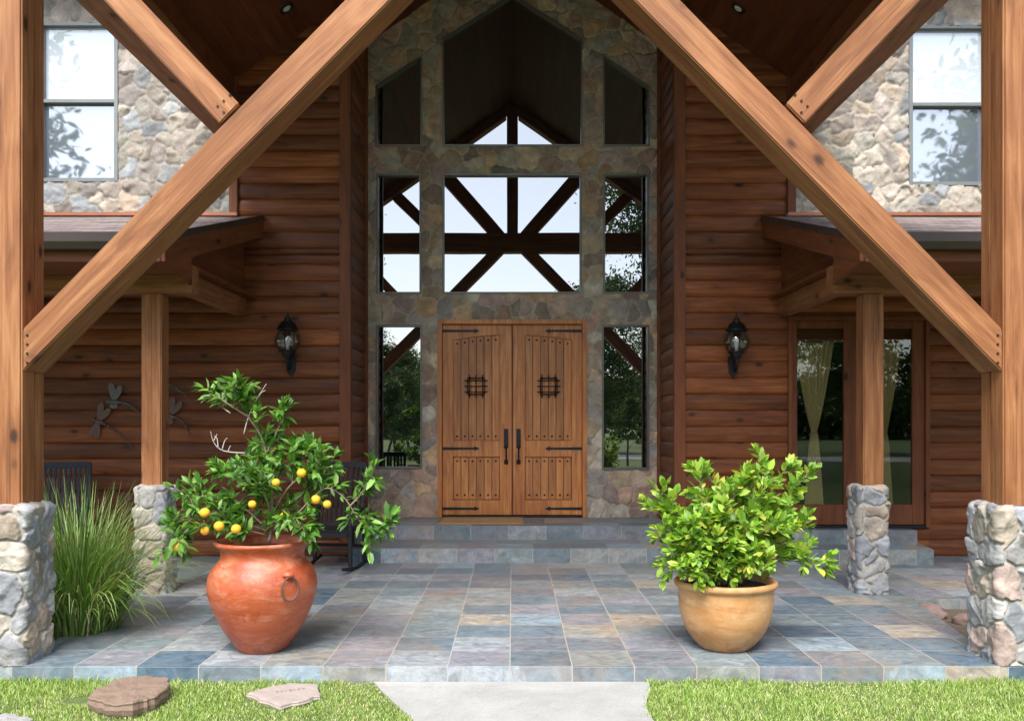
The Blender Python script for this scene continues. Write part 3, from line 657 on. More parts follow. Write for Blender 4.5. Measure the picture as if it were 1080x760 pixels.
# french doors on the right wing
fd = empty('french_door', (0, 0, 0)); hp(fd); yf = DW - 12
bm = bmesh.new()
wbox(bm, fx0, fx0 + .055, yf - .06, yf + .06, fz0, fz1, .005); wbox(bm, fx1 - .055, fx1, yf - .06, yf + .06, fz0, fz1, .005); wbox(bm, fx0 + .056, fx1 - .056, yf - .058, yf + .06, fz1 - .06, fz1 - .001, .005)
link('door_frame', fin(bm, 'door_frame'), M['trimz'], fd)
tz = PZ(553.5, DW); box('threshold', fx0 + .056, fx1 - .056, yf - .09, yf + .06, .341, tz, M['iron'], fd)
xm = PX(903, DW)
for (a, b, ga, gb) in ((fx0 + .058, xm - .003, PX(840, DW), PX(889, DW)), (xm + .003, fx1 - .058, PX(915, DW), PX(961, DW))):
    leaf = None; bm = bmesh.new(); z0, z1 = tz + .004, fz1 - .062; gz0, gz1 = PZ(532, DW), PZ(347, DW)
    wbox(bm, a, ga, yf - .03, yf + .02, z0, z1, .005); wbox(bm, gb, b, yf - .03, yf + .02, z0, z1, .005)
    wbox(bm, ga + .001, gb - .001, yf - .029, yf + .02, z0, gz0, .005); wbox(bm, ga + .001, gb - .001, yf - .029, yf + .02, gz1, z1, .005)
    leaf = link('door_leaf', fin(bm, 'door_leaf'), M['trimz'], fd)
    box('pane', ga - .005, gb + .005, yf - .008, yf + .0, gz0 - .005, gz1 + .005, M['doorglass'], fd, 0)
    box('roller_shade', ga - .02, gb + .02, yf + .05, yf + .06, gz1 - .16, gz1 + .05, M['trimx'], fd, 0)
# room behind the french doors
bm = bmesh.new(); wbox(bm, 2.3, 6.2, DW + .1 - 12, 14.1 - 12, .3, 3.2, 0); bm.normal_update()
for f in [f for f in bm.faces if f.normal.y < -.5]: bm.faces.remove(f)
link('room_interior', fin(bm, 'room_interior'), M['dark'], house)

# curtains hang inside: things of their own
def curtain(cx, wt, wb, label, k):
    z1, zt, z0 = PZ(350, DW), PZ(455, DW), PZ(545, DW); n, m = 60, 60; V = []; 
    for j in range(m + 1):
        z = z0 + (z1 - z0) * j / m
        if z > zt: t = (z - zt) / (z1 - zt); hw = .03 + (wt - .03) * t ** .8
        else: t = (zt - z) / (zt - z0); hw = .03 + (wb - .03) * t ** .6
        for i in range(n + 1):
            u = i / n * 2 - 1; V.append((cx + u * hw + (.0), 11.16 + .016 * math.sin(u * 26 + k) + .008 * math.sin(u * 51), z - (.03 * (1 - u * u) if z > zt else 0)))
    V = np.array(V); i, j = np.meshgrid(np.arange(n), np.arange(m)); a = (j * (n + 1) + i).ravel(); F = np.stack([a, a + 1, a + n + 2, a + n + 1], 1)
    o = link('curtain', np_mesh('curtain', V - np.array([cx, 11.16, z0]), F), M['curtain'], None, (cx, 11.16, z0), smooth=True)
    tag(o, label, 'curtain', 'tied sheer curtains in the glass doors')
    t = [(.034 * math.cos(q), .03 * math.sin(q), zt - z0) for q in [2 * math.pi * i / 16 for i in range(16)]]
    tube_obj('tie_back', t, .009, M['curtain'], o, 6, True)
curtain(PX(863, DW), .27, .125, 'sheer tan curtain gathered at its waist, in the glass door left of the porch post', 0)
curtain(PX(938, DW), .24, .12, 'sheer tan curtain gathered at its waist, partly hidden behind the porch post', 2)

# side (shed) porch roofs with rake boards, gutters, header beams and posts
for s in (-1, 1):
    def sx(a, b): return (min(s * a, s * b), max(s * a, s * b))
    xi, xo = 2.97, 8.6; yf0 = 7.88
    hp(prism('porch_roof', [(11.0, 4.05), (yf0, 3.20), (yf0, 3.15), (11.0, 4.0)], 'yz', *sx(xi, xo), M['shingle'], bev=0, origin=(yf0, 3.2, 0), angle=math.atan(.85 / 3.12)))
    hp(box('flashing', *sx(xi + .3, xo), DW - .085, DW - .055, 4.045, 4.09, M['copper']))
    # rake board with boxed return
    hp(prism('rake_board', [(11.0 - .045, 3.99), (yf0 - .02, 3.145), (yf0 - .02, 2.965), (8.52, 2.86), (8.52, 3.12), (10.955, 3.80)], 'yz', *sx(xi, xi + .035), M['trimy'], bev=.003, angle=math.atan(.27)))
    hp(prism('drip_edge', [(11.0 - .045, 4.062), (yf0 - .02, 3.213), (yf0 - .02, 3.15), (10.955, 3.995)], 'yz', *sx(xi - .015, xi - .001), M['bronze'], bev=0))
    hp(box('fascia', *sx(xi + .037, xo), yf0 - .03, yf0, 2.96, 3.15, M['trimx']))
    hp(box('soffit', *sx(xi + .037, xo), yf0 + .001, 8.58, 2.962, 2.985, M['trimx']))
    # gutter, open trough
    gp = [(yf0 - .032, 3.05), (yf0 - .032, 3.19), (yf0 - .04, 3.19), (yf0 - .04, 3.06), (yf0 - .12, 3.06), (yf0 - .145, 3.12), (yf0 - .145, 3.19), (yf0 - .158, 3.19), (yf0 - .158, 3.11), (yf0 - .128, 3.05)]
    hp(prism('gutter', gp, 'yz', *sx(3.25, xo), M['bronze'], bev=.002))
    hp(prism('gable_panel', [(8.6, 3.1), (10.95, 3.1), (10.95, 3.98), (8.6, 3.34)], 'yz', *sx(3.2, 3.225), M['trimy'], bev=0))
    hp(box('porch_ceiling', *sx(3.05, xo), 8.6, 10.94, 3.07, 3.095, M['trimx'], bev=0))
    hp(box('header_beam', *sx(3.0, xo), 8.6, 8.8, 2.80, 3.065, M['beamx']))
    hp(box('wall_beam', *sx(3.16, 3.3), 8.81, 10.93, 2.86, 3.065, M['beamy']))
    hp(box('porch_post', *sx(3.285, 3.475), 8.605, 8.795, .99, 2.797, M['beamz'], bev=.01))

# ------------------------------------------------------------------ timber entry canopy
can = empty('timber_canopy', (0, 6.2, 0), 'gabled timber entry canopy of heavy cedar posts and crossing braces', 'porch canopy')
CO = Vector((0, -6.2, 0))
def cp(o): o.parent = can; o.location = Vector(o.location) + CO; return o
Y0, Y1 = 6.04, 6.345
for s in (-1, 1):
    def sx(a, b): return (min(s * a, s * b), max(s * a, s * b))
    cp(box('post', *sx(3.225, 3.53), Y0, Y0 + .17, 1.03, 4.985, M['beamz'], bev=.012)); cp(box('post', *sx(3.228, 3.53), Y0 + .173, Y1, 1.03, 4.985, M['beamz'], bev=.012))
    br = [(-3.222, 2.203), (-3.222, 1.922), (-.176, 4.995), (-.484, 4.995)]
    sc = [(-1.80, 3.684), (-1.926, 3.552), (-3.222, 4.93), (-3.222, 4.995), (-3.04, 4.995)]
    q = (lambda P: [(-s * x, z) for x, z in P])
    cp(prism('brace', q(br), 'xz', Y0 + .008, Y1 - .01, M['beamx'], bev=.009, angle=-s * math.atan(1.012) * 1))
    cp(prism('upper_brace', q(sc), 'xz', Y0 + .012, Y1 - .012, M['beamx'], bev=.009, angle=s * math.atan(1.06)))
    cp(box('header_beam', *sx(3.232, 3.528), Y0, 10.93, 4.99, 5.38, M['beamy'], bev=.01))
    cp(box('frieze_board', *sx(3.30, 3.33), Y0, 10.93, 5.381, 5.68, M['trimy']))
    # upper web members and rafters (open gable)
    cp(prism('web_member', q([(-.16, 5.385), (-.48, 5.385), (-1.60, 6.62), (-1.38, 6.78)]), 'xz', Y0 + .02, Y1 - .02, M['beamx'], bev=.008, angle=s * math.atan(1.15)))
    cp(prism('web_member', q([(-1.42, 5.385), (-1.70, 5.385), (-2.40, 6.06), (-2.22, 6.18)]), 'xz', Y0 + .02, Y1 - .02, M['beamx'], bev=.008, angle=s * math.atan(.97)))
    cp(prism('rafter', q([(-.12, 7.91), (-.12, 7.70), (-3.225, 5.53), (-3.225, 5.74)]), 'xz', Y0 + .01, Y1 - .01, M['beamx'], bev=.008, angle=-s * math.atan(-.7) * -1))
    # ceiling and roof
    t = .02; cpts = q([(-.0, 8.0), (-3.62, 8.0 - .7 * 3.62), (-3.62, 8.02 - .7 * 3.62), (-.0, 8.02)])
    cp(prism('ceiling', cpts, 'xz', 5.75, 12.33, M['ceil'], bev=0, angle=math.atan(-.7 * s), origin=(0, 8.0, 0)))
    rp = q([(-.0, 8.025), (-3.64, 8.025 - .7 * 3.64), (-3.64, 8.2 - .7 * 3.64), (-.0, 8.2)])
    cp(prism('roof', rp, 'xz', 5.75, 12.6, M['shingle'], bev=0, angle=math.atan(-.7 * s), origin=(0, 8.0, 0)))
    cp(prism('barge_board', q([(-.0, 8.22), (-3.66, 8.22 - .7 * 3.66), (-3.66, 7.98 - .7 * 3.66), (0, 7.98)]), 'xz', 5.70, 5.745, M['trimx'], bev=.003, angle=math.atan(-.7 * s)))
cp(box('tie_beam', -3.228, 3.228, Y0, Y1, 5.0, 5.378, M['beamx'], bev=.01))
cp(box('king_post', -.11, .11, Y0 + .02, Y1 - .02, 5.382, 7.95, M['beamz'], bev=.01))
for s in (-1, 1):
    for (x, z) in [(3.19, 2.16), (3.19, 2.10), (3.19, 2.04), (3.19, 1.98), (1.90, 3.625), (1.94, 3.665), (1.90, 3.70), (1.86, 3.74)]:
        bm = bmesh.new(); bmesh.ops.create_cone(bm, cap_ends=True, segments=10, radius1=.008, radius2=.008, depth=.012, matrix=Matrix.Rotation(R(90), 4, 'X'))
        cp(link('screw', fin(bm, 'screw'), M['iron'], None, (s * x, Y0 + (.008 if z < 3 else .012) , z)))
# recessed ceiling lights
for s in (-1, 1):
    g = empty('ceiling_light', (s * 2.53, 10.3, ceil_z(2.53) - .002), 'round recessed ceiling light in the dark boards %s' % ('above the left brace' if s < 0 else 'above the right brace'), 'ceiling light', 'recessed lights in the porch ceiling')
    g.rotation_euler = (0, s * math.atan(.7), 0)
    lathe('trim_ring', [(.055, .0), (.055, -.012), (.085, -.012), (.09, 0)], M['iron'], g, seg=32)
    lathe('lamp', [(0, -.02), (.03, -.02), (.05, -.008), (.052, .0)], M['bulb'], g, seg=24)

# ------------------------------------------------------------------ piers
kw = dict(H=.034, bev=.008, rough=.007, tilt=.26, mortar=.007, facet=.5)
stone_pier(-3.78, -3.175, 5.99, 6.42, 1.04, 101, 'large rough stone pier at the front left corner of the porch', sx=.215, sy=.20, **kw)
stone_pier(3.16, 3.78, 5.99, 6.44, 1.04, 202, 'large rough stone pier at the front right corner of the porch', sx=.23, sy=.21, **kw)
stone_pier(-3.52, -3.20, 8.5, 8.82, 1.0, 303, 'slim stone pier beside the tall grass, under the left inner post', res=.0075, sx=.21, sy=.17, **kw)
stone_pier(3.19, 3.50, 8.5, 8.82, 1.0, 404, 'slim stone pier in front of the glass doors, under the right inner post', res=.0075, sx=.22, sy=.18, **kw)

# ------------------------------------------------------------------ lanterns
def lantern(x, z, label):
    y = 10.80; g = empty('wall_lantern', (x, 10.95, z), label, 'wall lantern', 'black lanterns either side of the entrance'); dy = y - 10.95; I = M['iron']
    g.scale = (1.16, 1.1, 1.0)
    lathe('cap', [(0, .40), (.010, .385), (.006, .37), (.016, .355), (.007, .34), (.03, .325), (.034, .305), (.03, .30), (.075, .262), (.095, .215), (.108, .195), (.112, .185), (.10, .18), (0, .18)], I, g, (0, dy, 0), 32)
    lathe('globe', [(.075, .178), (.10, .14), (.122, .085), (.125, .04), (.112, -.01), (.085, -.045), (.06, -.06)], M['lampglass'], g, (0, dy, 0), 32)
    lathe('bulb', [(0, .1), (.02, .09), (.028, .06), (.02, .02), (.014, -.03), (.02, -.05)], M['bulb'], g, (0, dy, 0), 16)
    lathe('base_cup', [(.0, -.058), (.088, -.058), (.09, -.07), (.055, -.085), (.06, -.10), (.04, -.13), (.018, -.15), (.02, -.165), (0, -.185)], I, g, (0, dy, 0), 32)
    bm = bmesh.new()
    for k in range(8):
        a = k * math.pi / 4; tube(bm, [(r * math.cos(a), dy + r * math.sin(a), z2) for r, z2 in [(.08, .18), (.104, .14), (.126, .085), (.129, .04), (.116, -.01), (.088, -.05)]], .003, 5)
    link('cage', fin(bm, 'cage'), I, g)
    bm = bmesh.new(); tube(bm, spline([(0, dy, -.13), (0, dy - .02, -.2), (0, dy + .02, -.26), (0, dy + .08, -.28), (0, dy + .12, -.22), (0, dy + .13, -.16)]), .011, 8)
    tube(bm, spline([(0, dy + .12, -.1), (0, dy + .06, -.13), (0, dy + .03, -.1), (0, dy + .05, -.06)]), .008, 8); link('bracket', fin(bm, 'bracket'), I, g, smooth=True)
    prism('back_plate', [(-.045, -.28), (0, -.37), (.045, -.28), (.05, -.12), (0, -.03), (-.05, -.12)], 'xz', -.012, .012, I, g, bev=.004)
lantern(PX(303.5, 10.8), PZ(365, 10.8), 'black iron wall lantern on dark logs left of the entrance')
lantern(PX(776.5, 10.8), PZ(366, 10.8), 'black iron wall lantern on warm lit logs right of the entrance')

# ------------------------------------------------------------------ door mat
T = M['mat']; o = tag(box('doormat', PX(468, 11.9) - .03, PX(550, 11.9) + .02, 11.42, 12.15, .331, .347, T, None, .005), 'thin tan doormat lying off-centre before the double doors', 'doormat')

# ------------------------------------------------------------------ pots
def leafmesh(name, pos, dirs, nrm, size, cols, wid=.45, parent=None, fold=.08, droop=.1, loc=(0, 0, 0)):
    tv = np.array([(0, 0, 0), (.28, .36, fold), (.28, 0, 0), (.28, -.36, fold), (.66, .33, fold * .8 - droop * .4), (.66, 0, -droop * .4), (.66, -.33, fold * .8 - droop * .4), (1, 0, -droop)], float)
    tv[:, 1] *= wid / .72; F3 = [(0, 2, 1, 1), (0, 3, 2, 2)]
    quads = np.array([(1, 2, 5, 4), (2, 3, 6, 5)]); tris = np.array([(0, 2, 1), (0, 3, 2), (4, 5, 7), (5, 6, 7)])
    d = dirs / np.linalg.norm(dirs, axis=1, keepdims=True); s = np.cross(nrm, d); s /= np.linalg.norm(s, axis=1, keepdims=True) + 1e-9; n = np.cross(d, s)
    V = pos[:, None] + size[:, None, None] * (tv[None, :, 0, None] * d[:, None] + tv[None, :, 1, None] * s[:, None] + tv[None, :, 2, None] * n[:, None])
    N = len(pos); off = np.arange(N)[:, None, None] * 8
    TR = (tris[None] + off).reshape(-1, 3); QT = np.concatenate([(quads[None][:, :, [0, 1, 2]] + off).reshape(-1, 3), (quads[None][:, :, [0, 2, 3]] + off).reshape(-1, 3)])
    me = np_mesh(name, V.reshape(-1, 3), np.concatenate([TR, QT]), np.repeat(cols, 8, 0), 'leafcol')
    return link(name, me, M['leaf'], parent, loc, smooth=True)
def leafcols(n, cs, var=.32):
    cs = np.array(cs); t = rng.random(n); i = rng.integers(0, len(cs), n); return np.clip(cs[i] * (1 + rng.uniform(-var, var, (n, 1))), 0, 1)

class Plant:
    def __init__(s): s.tw = []; s.P = []; s.D = []; s.S = []; s.C = []
    def limb(s, pts, r0, r1): s.tw.append((spline(pts, 5), r0, r1))
    def leaves_on(s, path, t0, step, size, out=.75, whorl=1):
        L = 0; nxt = 0; tot = sum((b - a).length for a, b in zip(path, path[1:])); ang = random.random() * 6
        for a, b in zip(path, path[1:]):
            ln = (b - a).length; t = (b - a).normalized() if ln > 1e-6 else Vector((0, 0, 1))
            while nxt < L + ln:
                if nxt >= t0 * tot:
                    for _ in range(whorl):
                        p = a + (b - a) * ((nxt - L) / ln); ang += 2.4 + random.uniform(-.4, .4); q = t.cross(Vector((0, 0, 1)));
                        if q.length < .1: q = Vector((1, 0, 0))
                        q.normalize(); r_ = q.cross(t); dirv = (q * math.cos(ang) + r_ * math.sin(ang)) * out + t * random.uniform(.35, .8) + Vector((0, 0, .18))
                        s.P.append(p); s.D.append(dirv); s.S.append(size * random.uniform(.65, 1.2))
                nxt += step
            L += ln
        p = path[-1]; t = (path[-1] - path[-2]).normalized()
        for k in range(4):
            s.P.append(p); s.D.append(t + Vector((random.uniform(-.6, .6), random.uniform(-.6, .6), random.uniform(-.3, .5)))); s.S.append(size * random.uniform(.6, 1))
    def twigs(s, path, n, ln, size, t0=.3, up=.3, step=.022):
        for _ in range(n):
            i = int(random.uniform(t0, .98) * (len(path) - 1)); p = path[i]; t = (path[min(i + 1, len(path) - 1)] - path[i - 1]).normalized()
            v = (t * .5 + Vector((random.gauss(0, .7), random.gauss(0, .7), random.gauss(up, .5)))).normalized(); l = ln * random.uniform(.5, 1.2)
            q = [p, p + v * l * .5 + Vector((0, 0, .01)), p + v * l + Vector((0, 0, random.uniform(-.02, .03)))]; sp = spline(q, 3); s.tw.append((sp, .0035, .0015)); s.leaves_on(sp, .15, step, size)
    def build(s, g, cols, wid, bark, fold=.08, droop=.12, origin=Vector((0, 0, 0))):
        bm = bmesh.new()
        for pth, r0, r1 in s.tw:
            n = len(pth); tube(bm, pth, [r0 + (r1 - r0) * i / (n - 1) for i in range(n)], 6)
        link('branches', fin(bm, 'branches'), bark, g, smooth=True)
        N = len(s.P); P = np.array([tuple(p) for p in s.P]); D = np.array([tuple(p) for p in s.D])
        nr = np.tile([0, -.25, 1.0], (N, 1)) + rng.normal(0, .45, (N, 3))
        leafmesh('foliage', P, D, nr, np.array(s.S), leafcols(N, cols), wid, g, fold, droop)
        return N

# red urn with the orange tree
UX, UY = PX(277, 6.44), 6.44
urn = empty('urn', (UX, UY, 0), 'large glossy red terracotta urn with an iron ring handle and flared lip', 'plant pot')
prof = [(0, .0), (.148, 0), (.162, .010), (.195, .05), (.247, .125), (.298, .215), (.342, .31), (.368, .395), (.376, .455), (.370, .515), (.345, .575), (.314, .612), (.293, .64), (.284, .67), (.288, .70), (.305, .725), (.327, .742), (.333, .755), (.325, .768), (.308, .768), (.292, .755), (.278, .73), (.27, .70), (.25, .69), (0, .69)]
lathe('pot_body', prof, M['urn'], urn, seg=96, wob=.006)
lathe('soil', [(0, .722), (.15, .718), (.279, .705), (.283, .69)], M['soil'], urn, seg=48)
an = R(-48); rr = .372; c = Vector((rr * math.cos(an), rr * math.sin(an), .475))
tg = Vector((-math.sin(an), math.cos(an), 0)); nn = Vector((math.cos(an), math.sin(an), 0))
ring = [c + nn * .02 + tg * (.062 * math.cos(q)) + Vector((0, 0, .078 * math.sin(q))) for q in [2 * math.pi * k / 28 for k in range(28)]]
tube_obj('ring_handle', ring, .007, simple('rusted_iron', (.12, .05, .035), .7), urn, 8, True)
kc = c + Vector((0, 0, .09)) - nn * .005
bm = bmesh.new(); bmesh.ops.create_uvsphere(bm, u_segments=16, v_segments=10, radius=.035, matrix=Matrix.Translation(kc) @ Matrix.Diagonal((1.1, 1.1, .65, 1))); link('handle_lug', fin(bm, 'handle_lug'), M['urn'], urn, smooth=True)
def U(px, py, dy=0): return Vector((PX(px, UY + dy) - UX, dy, PZ(py, UY + dy)))
tree = empty('orange_tree', (UX, UY, 0), 'small orange tree bearing ripe fruit, growing in the red urn', 'potted tree')
pl = Plant()
main = [
    [(284, 572, 0), (287, 545, .0), (286, 515, .02), (282, 485, .02), (275, 460, .0), (262, 440, -.02), (251, 418, -.03), (249, 402, -.03)],
    [(262, 440, -.02), (243, 428, -.04), (228, 418, -.06), (214, 410, -.07)],
    [(280, 480, .02), (290, 460, .02), (298, 440, .0), (299, 430, 0)],
    [(284, 560, 0), (255, 535, -.05), (225, 528, -.1), (200, 522, -.12), (182, 514, -.14)],
    [(225, 528, -.1), (205, 545, -.12), (188, 562, -.14), (184, 575, -.15)],
    [(283, 565, 0), (255, 558, -.12), (230, 552, -.2), (208, 556, -.25)],
    [(286, 545, 0), (300, 520, -.05), (315, 505, -.08), (340, 495, -.1), (352, 495, -.1)],
    [(285, 560, 0), (310, 545, -.06), (330, 525, -.1), (345, 515, -.12), (362, 524, -.14), (376, 545, -.15), (388, 562, -.16), (390, 582, -.16)],
    [(368, 535, -.14), (382, 520, -.15), (391, 506, -.15), (394, 494, -.15)],
    [(376, 545, -.15), (392, 550, -.16), (404, 552, -.16), (410, 560, -.16)],
    [(287, 520, .02), (268, 505, -.04), (250, 500, -.08), (235, 502, -.1)], [(287, 515, .02), (305, 490, .0), (322, 478, .02), (334, 488, .04)],
    [(285, 550, 0), (280, 520, .12), (268, 495, .2), (262, 480, .24)], [(286, 560, 0), (305, 540, .12), (322, 520, .2), (330, 505, .24)],
    [(286, 560, 0), (300, 555, -.12), (312, 548, -.2), (318, 560, -.24)], [(286, 552, 0), (282, 530, -.14), (276, 512, -.2), (270, 500, -.22)],
    [(283, 560, 0), (245, 548, .1), (220, 535, .16), (212, 520, .2)]]
for k, pts in enumerate(main):
    P = [U(*p) for p in pts]; sp = spline(P, 5); pl.tw.append((sp, .013 if k == 0 else .007, .002))
    small = k in (1, 2, 8, 9)
    pl.twigs(sp, (22 if k == 0 else 8 if small else 12), .13 if not small else .07, .10, t0=.22 if k else .3, up=.25, step=.018)
    pl.leaves_on(sp, .45, .03, .095)
n_leaf = pl.build(tree, [(.06, .16, .02), (.085, .21, .025), (.13, .28, .04), (.045, .12, .016), (.20, .35, .08)], .36, M['bark'], .1, .16)
bm = bmesh.new()
for pts in ([(258, 478), (243, 477), (232, 474), (225, 466), (222, 455)], [(234, 475), (237, 465), (240, 462)], [(230, 473), (229, 463), (226, 460)], [(240, 477), (243, 470)], [(225, 466), (229, 458)]):
    sp = spline([U(a, b, -.06) for a, b in pts], 4); tube(bm, sp, [.0045 - .003 * i / (len(sp) - 1) for i in range(len(sp))], 5)
for pts in ([(257, 458), (262, 440), (270, 422), (281, 405)], [(268, 426), (275, 415), (280, 412)], [(243, 436), (232, 428), (225, 420)]):
    sp = spline([U(a, b, -.02) for a, b in pts], 4); tube(bm, sp, [.005 - .003 * i / (len(sp) - 1) for i in range(len(sp))], 5)
link('dead_twigs', fin(bm, 'dead_twigs'), M['deadtwig'], tree, smooth=True)
proto = None
for (px, py, dy) in [(187, 577, -.24), (216, 541, -.26), (216, 560, -.28), (231, 555, -.3), (249, 558, -.32), (266, 532, -.26), (291, 509, -.3), (318, 499, -.2), (345, 532, -.22), (333, 527, -.18), (300, 545, -.15)]:
    p = U(px, py, dy)
    if proto is None:
        bm = bmesh.new(); bmesh.ops.create_uvsphere(bm, u_segments=20, v_segments=14, radius=.032, matrix=Matrix.Diagonal((1, 1, .95, 1))); proto = link('orange', fin(bm, 'orange'), M['orange'], tree, p, smooth=True)
    else:
        c_ = proto.copy(); COL.objects.link(c_); c_.parent = tree; c_.location = p; k = random.uniform(.85, 1.1); c_.scale = (k, k, k)

# ochre pot with the leafy bush
QX, QY = PX(765, 6.5), 6.5
pot = empty('flower_pot', (QX, QY, 0), 'round ochre clay pot with rolled rim, on the right of the slate porch', 'plant pot')
prof = [(0, 0), (.155, 0), (.178, .012), (.225, .06), (.272, .125), (.305, .20), (.322, .28), (.328, .36), (.330, .41), (.334, .43), (.352, .44), (.358, .455), (.356, .472), (.345, .483), (.328, .482), (.316, .468), (.308, .44), (.30, .42), (0, .42)]
lathe('pot_body', prof, M['pot'], pot, seg=96, wob=.006)
lathe('soil', [(0, .452), (.16, .45), (.305, .438), (.31, .42)], M['soil'], pot, seg=48)
def Q(px, py, dy=0): return Vector((PX(px, QY + dy) - QX, dy, PZ(py, QY + dy)))
bush = empty('leafy_bush', (QX, QY, 0), 'bushy bright yellow-green shrub spreading over the ochre clay pot', 'potted shrub')
pl = Plant()
tips = [(688, 512, -.1), (686, 535, -.05), (694, 566, -.15), (700, 603, -.22), (722, 608, -.3), (733, 492, 0), (757, 512, .12), (790, 496, -.05), (805, 486, 0), (833, 488, .02), (853, 500, .05), (846, 520, .1), (852, 556, 0), (858, 590, -.1), (871, 598, -.12), (818, 560, -.2),
        (730, 550, -.28), (762, 545, -.3), (790, 560, -.3), (770, 580, -.32), (715, 575, -.22), (745, 525, -.1), (775, 520, -.12), (812, 525, -.05), (745, 590, -.32), (800, 535, .25), (740, 530, .28), (770, 515, .25), (825, 548, .2), (700, 560, .15), (742, 565, -.3), (787, 590, -.28), (828, 575, -.1), (806, 510, -.15), (737, 602, -.32), (762, 604, -.34), (792, 602, -.32), (812, 596, -.22), (722, 585, -.2), (752, 580, -.34), (700, 588, -.1), (716, 548, 0)]
for (px, py, dy) in tips:
    a = Vector((random.uniform(-.05, .05), random.uniform(-.05, .05), .44)); b = Q(px, py, dy); m = a.lerp(b, .5) + Vector((0, 0, .10 if py > 540 else .02))
    sp = spline([a, a.lerp(m, .5) + Vector((0, 0, .03)), m, m.lerp(b, .6) + Vector((0, 0, .02)), b], 4); pl.tw.append((sp, .006, .0018))
    pl.twigs(sp, 11, .11, .084, t0=.34, up=.3, step=.017); pl.leaves_on(sp, .5, .022, .072)
pl.build(bush, [(.22, .38, .035), (.29, .46, .05), (.15, .30, .03), (.38, .54, .09), (.25, .41, .06), (.12, .25, .025), (.42, .44, .07)], .52, M['bark'], .07, .05)

# tall grass clump at the left
GX, GY = -3.34, 7.1
cl = empty('grass_clump', (GX, GY, -.09), 'tall arching clump of green grass beside the left stone pier', 'ornamental grass')
V, F, C = [], [], []; base = 0; nb = 1300
for k in range(nb):
    a = random.uniform(0, 2 * math.pi); r0 = random.uniform(0, .21); x0, y0 = r0 * math.cos(a) * 1.2, r0 * math.sin(a) * 1.3
    L = random.uniform(.6, 1.35); lean = random.uniform(.1, 1.15) * (1 + .15 * math.cos(a)); az = a + random.gauss(0, .5)
    if random.random() < .08: lean = random.uniform(.9, 1.2)
    wd = random.uniform(.004, .0075); N = 8; th = lean * .42; p = np.array([x0, y0, .0]); perp = np.array([-math.sin(az), math.cos(az), 0])
    cc = random.choice([(.17, .28, .06), (.24, .36, .09), (.11, .20, .04), (.36, .46, .18), (.13, .24, .05)])
    if random.random() < .06: cc = (.45, .38, .22)
    for i in range(N + 1):
        t = i / N; w_ = wd * (1 - t ** 2.2) + .0004; V += [p - perp * w_, p + perp * w_]; C += [cc, cc]
        th2 = th + lean * 1.75 * t ** 1.5; p = p + (L / N) * np.array([math.cos(az) * math.sin(th2), math.sin(az) * math.sin(th2), math.cos(th2)])
    for i in range(N): F.append((base + 2 * i, base + 2 * i + 1, base + 2 * i + 3, base + 2 * i + 2))
    base += 2 * (N + 1)
me = np_mesh('blades', np.array(V), np.array(F), np.array(C), 'leafcol'); link('blades', me, M['leaf'], cl, smooth=True)

# ------------------------------------------------------------------ rocking chairs
def rocking_chair(loc, rz, label, mat):
    g = empty('rocking_chair', loc, label, 'rocking chair', 'slatted rocking chairs on the porch', rz); W = .29
    for s in (-1, 1):
        tube_obj('rocker', spline([(s * W, -.48, .06), (s * W, -.2, .02), (s * W, .1, .02), (s * W, .42, .07)]), .02, mat, g, 8)
        box('leg', s * W - .02, s * W + .02, -.27, -.23, .02, .62, mat, g); box('leg', s * W - .02, s * W + .02, .2, .24, .03, .44, mat, g)
        box('armrest', s * W - .045, s * W + .045, -.33, .26, .62, .645, mat, g)
        o = box('back_post', s * (W - .03) - .02, s * (W - .03) + .02, -.02, .02, 0, .76, mat, g); o.location = (s * (W - .03), .29, .76); o.rotation_euler = (R(-14), 0, 0)
    bm = bmesh.new()
    for k in range(8): wbox(bm, -W, W, -.28 + k * .068, -.28 + k * .068 + .05, .42 + .0, .44, .004)
    link('seat', fin(bm, 'seat'), mat, g)
    for y in (-.25, .22): box('stretcher', -W + .02, W - .02, y - .015, y + .015, .2, .235, mat, g)
    box('seat_rail', -W + .02, W - .02, -.285, -.255, .36, .418, mat, g)
    bm = bmesh.new()
    for k in range(9): wbox(bm, -.225 + k * .0525, -.225 + k * .0525 + .028, -.01, .01, -.33, .33, .003)
    o = link('back_slats', fin(bm, 'back_slats'), mat, g, (0, .29, .77), (R(-14), 0, 0))
    for dz in (-.34, .35): o = box('back_rail', -.26, .26, -.015, .015, -.035, .035, mat, g); o.location = (0, .29 - math.sin(R(-14)) * -dz * -1 * 1, .77 + dz * math.cos(R(14))); o.location.y = .29 + dz * math.sin(R(14)); o.rotation_euler = (R(-14), 0, 0)
    return g
rocking_chair((-1.98, 10.12, 0), R(-9), 'black slatted rocking chair behind the red urn, left of the steps', M['chair'])
rocking_chair((-5.02, 10.1, 0), R(10), 'slate blue slatted rocking chair in shade behind the tall grass', M['bluechair'])

